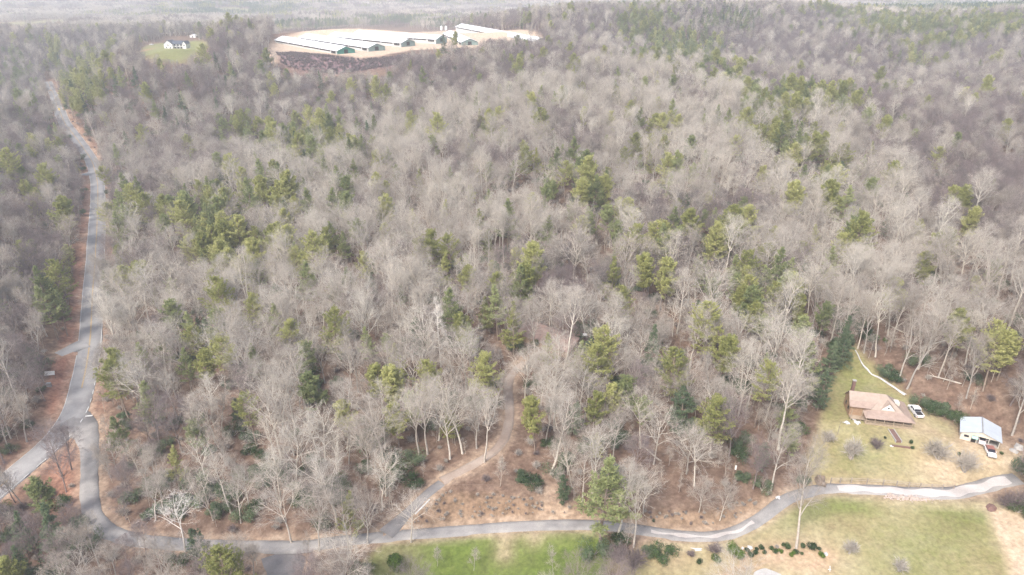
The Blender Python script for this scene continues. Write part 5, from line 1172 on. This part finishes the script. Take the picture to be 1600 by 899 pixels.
def shrub(px, py, kind, Rr, label, cat='shrub', group=None, sz=1.0):
    p = P(px, py); pr = PROTO[kind]; o = link('shrub', None); o.location = p; s_ = Rr; o.scale = (s_, s_, s_ * sz); o.rotation_euler = (0, 0, random.uniform(0, 6.28)); tag(o, label, cat, group)
    link('stems', pr['t'], o); link('foliage', pr['c'], o); return o
# clipped shrubs of the garden row: a small dense ball each
for i, lf in enumerate([LEAF_D, LEAF_B]):
    st, cr = bush(560 + i, 1.0, 1.5, 3, 900, .10); register('ball%d' % i, st, cr, BARK_GREY, lf, 1.5)
st, cr = bush(570, 2.0, 4.2, 6, 3000, .16); register('bigbush', st, cr, BARK_GREY, LEAF_B, 4.2)
GS = [(1168,863,0,.75),(1171,869.5,0,.85),(1179,867,0,.8),(1183,860,0,.55),(1188,857.5,0,.8),(1193,866,0,.55),(1195.5,864,0,.45),(1204,860,0,.7),(1210,865,0,.8),(1219,865.5,1,.7),(1229,856,0,.95),(1224,853,0,.6),(1235,867,1,.8),(1244.5,866,0,.8),(1251.5,867,0,.5),(1254,857,0,.8),(1265.6,858.5,0,1.25),(1280,860,0,.6),(1286,870,1,.9),(1093,880,0,.85)]
ORD = ['first', 'second', 'third', 'fourth', 'fifth', 'sixth', 'seventh', 'eighth', 'ninth', 'tenth', 'eleventh', 'twelfth', 'thirteenth', 'fourteenth', 'fifteenth', 'sixteenth', 'seventeenth', 'eighteenth', 'nineteenth']
order = sorted(range(19), key=lambda i: GS[i][0])
for n_, i in enumerate(order):
    g_ = GS[i]; shrub(g_[0], g_[1], 'ball%d' % g_[2], g_[3] * 1.15, '%s%s clipped shrub, %s from the left of the garden row' % ('large ' if g_[3] > .9 else '', 'bright green' if g_[2] else 'dark green', ORD[n_]), group='clipped shrubs of the garden row')
g_ = GS[19]; shrub(g_[0], g_[1], 'ball0', 1.0, 'round dark shrub just below the white tarpaulin')
shrub(1147, 872, 'bigbush', 1.0, 'tall dense bright evergreen bush left of the garden row')
shrub(1122, 877, 'ball1', 1.5, 'bright green bush at the foot of the tall evergreen bush')
shrub(1117, 864, 'brush0', 1.35, 'brown twiggy bush left of the tall evergreen bush'); shrub(1080, 870, 'brush0', .8, 'low brown twiggy bush behind the white tarpaulin')
shrub(1214, 857, 'brush1', .45, 'small brown leafless shrub in the garden row')
shrub(1383, 686, 'ball0', .55, 'small round dark bush left of the brick walk'); shrub(1423, 692.5, 'ball0', .8, 'round dark bush right of the brick walk, upper of two'); shrub(1426, 702, 'ball0', .7, 'round dark bush right of the brick walk, lower of two')
shrub(1498, 712, 'ball0', .7, 'small bush on the worn ground left of the parked car'); shrub(1565, 711, 'ball0', .7, 'low bush right of the parked car')
shrub(1327, 866, 'brush1', 1.5, 'hazy round leafless shrub at the left edge of the hay field', sz=1.1); shrub(1404, 893, 'brush2', 1.4, 'hazy round leafless shrub near the bottom of the hay field', sz=1.1)
shrub(1465, 718, 'brush1', 2.6, 'wide leafless fruit tree in the yard, left of its partner'); shrub(1507, 738, 'brush2', 2.3, 'leafless fruit tree in the yard nearest the lane', sz=1.2); shrub(1331, 714, 'brush1', 2.2, 'thin leafless shrub tree in the left of the yard', sz=1.2)
shrub(1370, 702, 'brush0', 1.5, 'brownish leafless shrub left of the brick walk'); shrub(1292, 690, 'brush1', 1.6, 'pale leafless shrub at the left edge of the yard')
shrub(1447, 640, 'laurel0', 1.1, 'dark rhododendron right behind the pickup truck'); shrub(1462, 645, 'laurel1', 1.4, 'large dark rhododendron in the middle of the clump by the pickup'); shrub(1474, 650, 'laurel0', 1.0, 'dark rhododendron at the right end of the clump by the pickup')
shrub(1435, 631, 'laurel2', .9, 'dark rhododendron at the left end of the clump by the pickup'); shrub(1491, 658, 'laurel0', 1.1, 'dark rhododendron left of the metal-roofed garage'); shrub(1388, 590, 'laurel2', 1.2, 'dark evergreen shrub above the white sheeting')
shrub(1370, 531, 'ball1', 1.2, 'bright round shrub on the slope above the yard, left of two'); shrub(1385, 536, 'ball1', 1.3, 'bright round shrub on the slope above the yard, right of two')
shrub(1597, 738, 'laurel1', 1.7, 'dark leafy bush cut by the right edge above the lane', sz=1.5); shrub(1588, 800, 'laurel0', 1.1, 'low dark bush at the right edge below the lane'); shrub(1575, 792, 'brush0', 2.0, 'brown leafless thicket at the right end of the lane', sz=.9); shrub(1597, 790, 'brush0', 2.0, 'brown leafless thicket cut by the right edge below the lane')
shrub(620, 893, 'bigbush', 1.25, 'broad yellow-green bush at the left end of the meadow'); shrub(1036, 876, 'laurel0', 1.2, 'dark green bush among bare trees below the lane'); shrub(1012, 868, 'laurel1', 1.0, 'green bush left of the dark one below the lane')
shrub(965, 880, 'brush0', 2.2, 'dark brown leafless thicket at the right end of the meadow'); shrub(990, 885, 'brush0', 2.3, 'brown leafless thicket beside the meadow thicket, to its right'); shrub(928, 866, 'laurel2', 1.3, 'dark green bush below the big leaning green tree')
shrub(1021, 815, 'ball0', .6, 'small dark bush on the bank above the lane'); shrub(1190, 766, 'laurel2', .9, 'dull green shrub in the litter right of the utility pole')
for (px, py, s_, lb) in [(740, 892, 2.0, 'thin pale bare shrub in the middle of the meadow'), (683, 885, 1.8, 'pale bare shrub in the left of the meadow'), (865, 898, 2.2, 'pale bare shrub cut by the bottom edge of the meadow')]: shrub(px, py, 'sapling1', s_ * .42, lb)
# rubble beside the lane
rs = np.random.default_rng(9); b_ = MB()
for _ in range(260):
    t = rs.random(); p = P(1385 + 75 * t + rs.normal(0, 4), 775 + 9 * t + rs.normal(0, 2.2)); r_ = rs.uniform(.10, .32)
    k = 6; c_ = [(p.x + r_ * math.cos(a + rs.uniform(-.3, .3)), p.y + r_ * .8 * math.sin(a + rs.uniform(-.3, .3)), p.z + r_ * .1) for a in np.linspace(0, 6.28, k + 1)[:-1]]; tp = [(p.x + (x_ - p.x) * .5, p.y + (y_ - p.y) * .5, p.z + r_ * rs.uniform(.5, .9)) for x_, y_, _ in c_]
    b_.add(c_ + tp, [(i, (i+1) % k, (i+1) % k + k, i + k) for i in range(k)] + [tuple(range(k, 2 * k))])
tag(b_.obj('rubble', simple('pale_rubble', (.52, .43, .37), (.34, .27, .23), 2, .9)), 'strip of pale rubble between the lane and the hay field', 'rubble', kind='stuff')
for i, (px, py, rz_f, L_, lb) in enumerate([(1065,690,.4,9,'pale fallen trunk in the leaf litter left of the utility pole'),(1030,720,2.2,7,'short fallen trunk in the open litter above the lane'),(870,700,1.2,8,'fallen trunk in the woods right of the gravel track'),(700,655,2.7,9,'fallen trunk inside the gravel track bend'),
        (1440,545,.2,10,'long fallen trunk on the slope above the pickup truck'),(1500,600,2.5,8,'fallen trunk on the slope behind the garage'),(1410,520,1.9,7,'fallen trunk below the tract corner'),(470,650,.9,9,'fallen trunk in the reddish litter left of the middle'),(560,690,2.4,8,'fallen trunk in the reddish litter left of the driveway'),(1120,640,.7,9,'fallen trunk on the leafy slope right of the cone evergreen')]):
    p = P(px, py); o = thing('fallen_trunk', lb, 'fallen trunk', (p.x, p.y, p.z), rz_f); dz = [hg(p.x + math.cos(rz_f) * t, p.y + math.sin(rz_f) * t) - p.z for t in (0, L_ * .5, L_)]
    b_ = MB(); b_.tube([(0, 0, dz[0] + .15), (L_ * .5, .15, dz[1] + .3), (L_, 0, dz[2] + .25)], [.22, .17, .09], 7, cap=True); b_.obj('trunk', BARK_PALE, o)
    b_ = MB(); b_.tube([(L_ * .6, .1, dz[1] + .3), (L_ * .8, 1.2, dz[2] + .9)], [.08, .03], 5); b_.tube([(L_ * .75, .1, dz[2] + .3), (L_ * .95, -1.3, dz[2] + .6)], [.07, .03], 5); b_.tube([(-.3, -.5, dz[0]), (0, 0, dz[0] + .15), (-.35, .5, dz[0] + .5)], [.1, .2, .08], 5); b_.obj('branches', BARK_PALE, o)
#@@END3@@

# ------------------------------------------------------------------ haze
hz = MB(); hz.box(-6800, 6800, -400, 7400, -60, 170)
m = bpy.data.materials.new('valley_haze'); m.use_nodes = True; nt = m.node_tree; nt.nodes.clear(); out = nt.nodes.new('ShaderNodeOutputMaterial'); pv = nt.nodes.new('ShaderNodeVolumePrincipled')
pv.inputs['Color'].default_value = (.95, .975, 1.0, 1); pv.inputs['Density'].default_value = HAZE; pv.inputs['Anisotropy'].default_value = .2
nt.links.new(pv.outputs[0], out.inputs['Volume'])
tag(hz.obj('haze', m), 'thin pale haze over the valley', 'haze', kind='stuff')
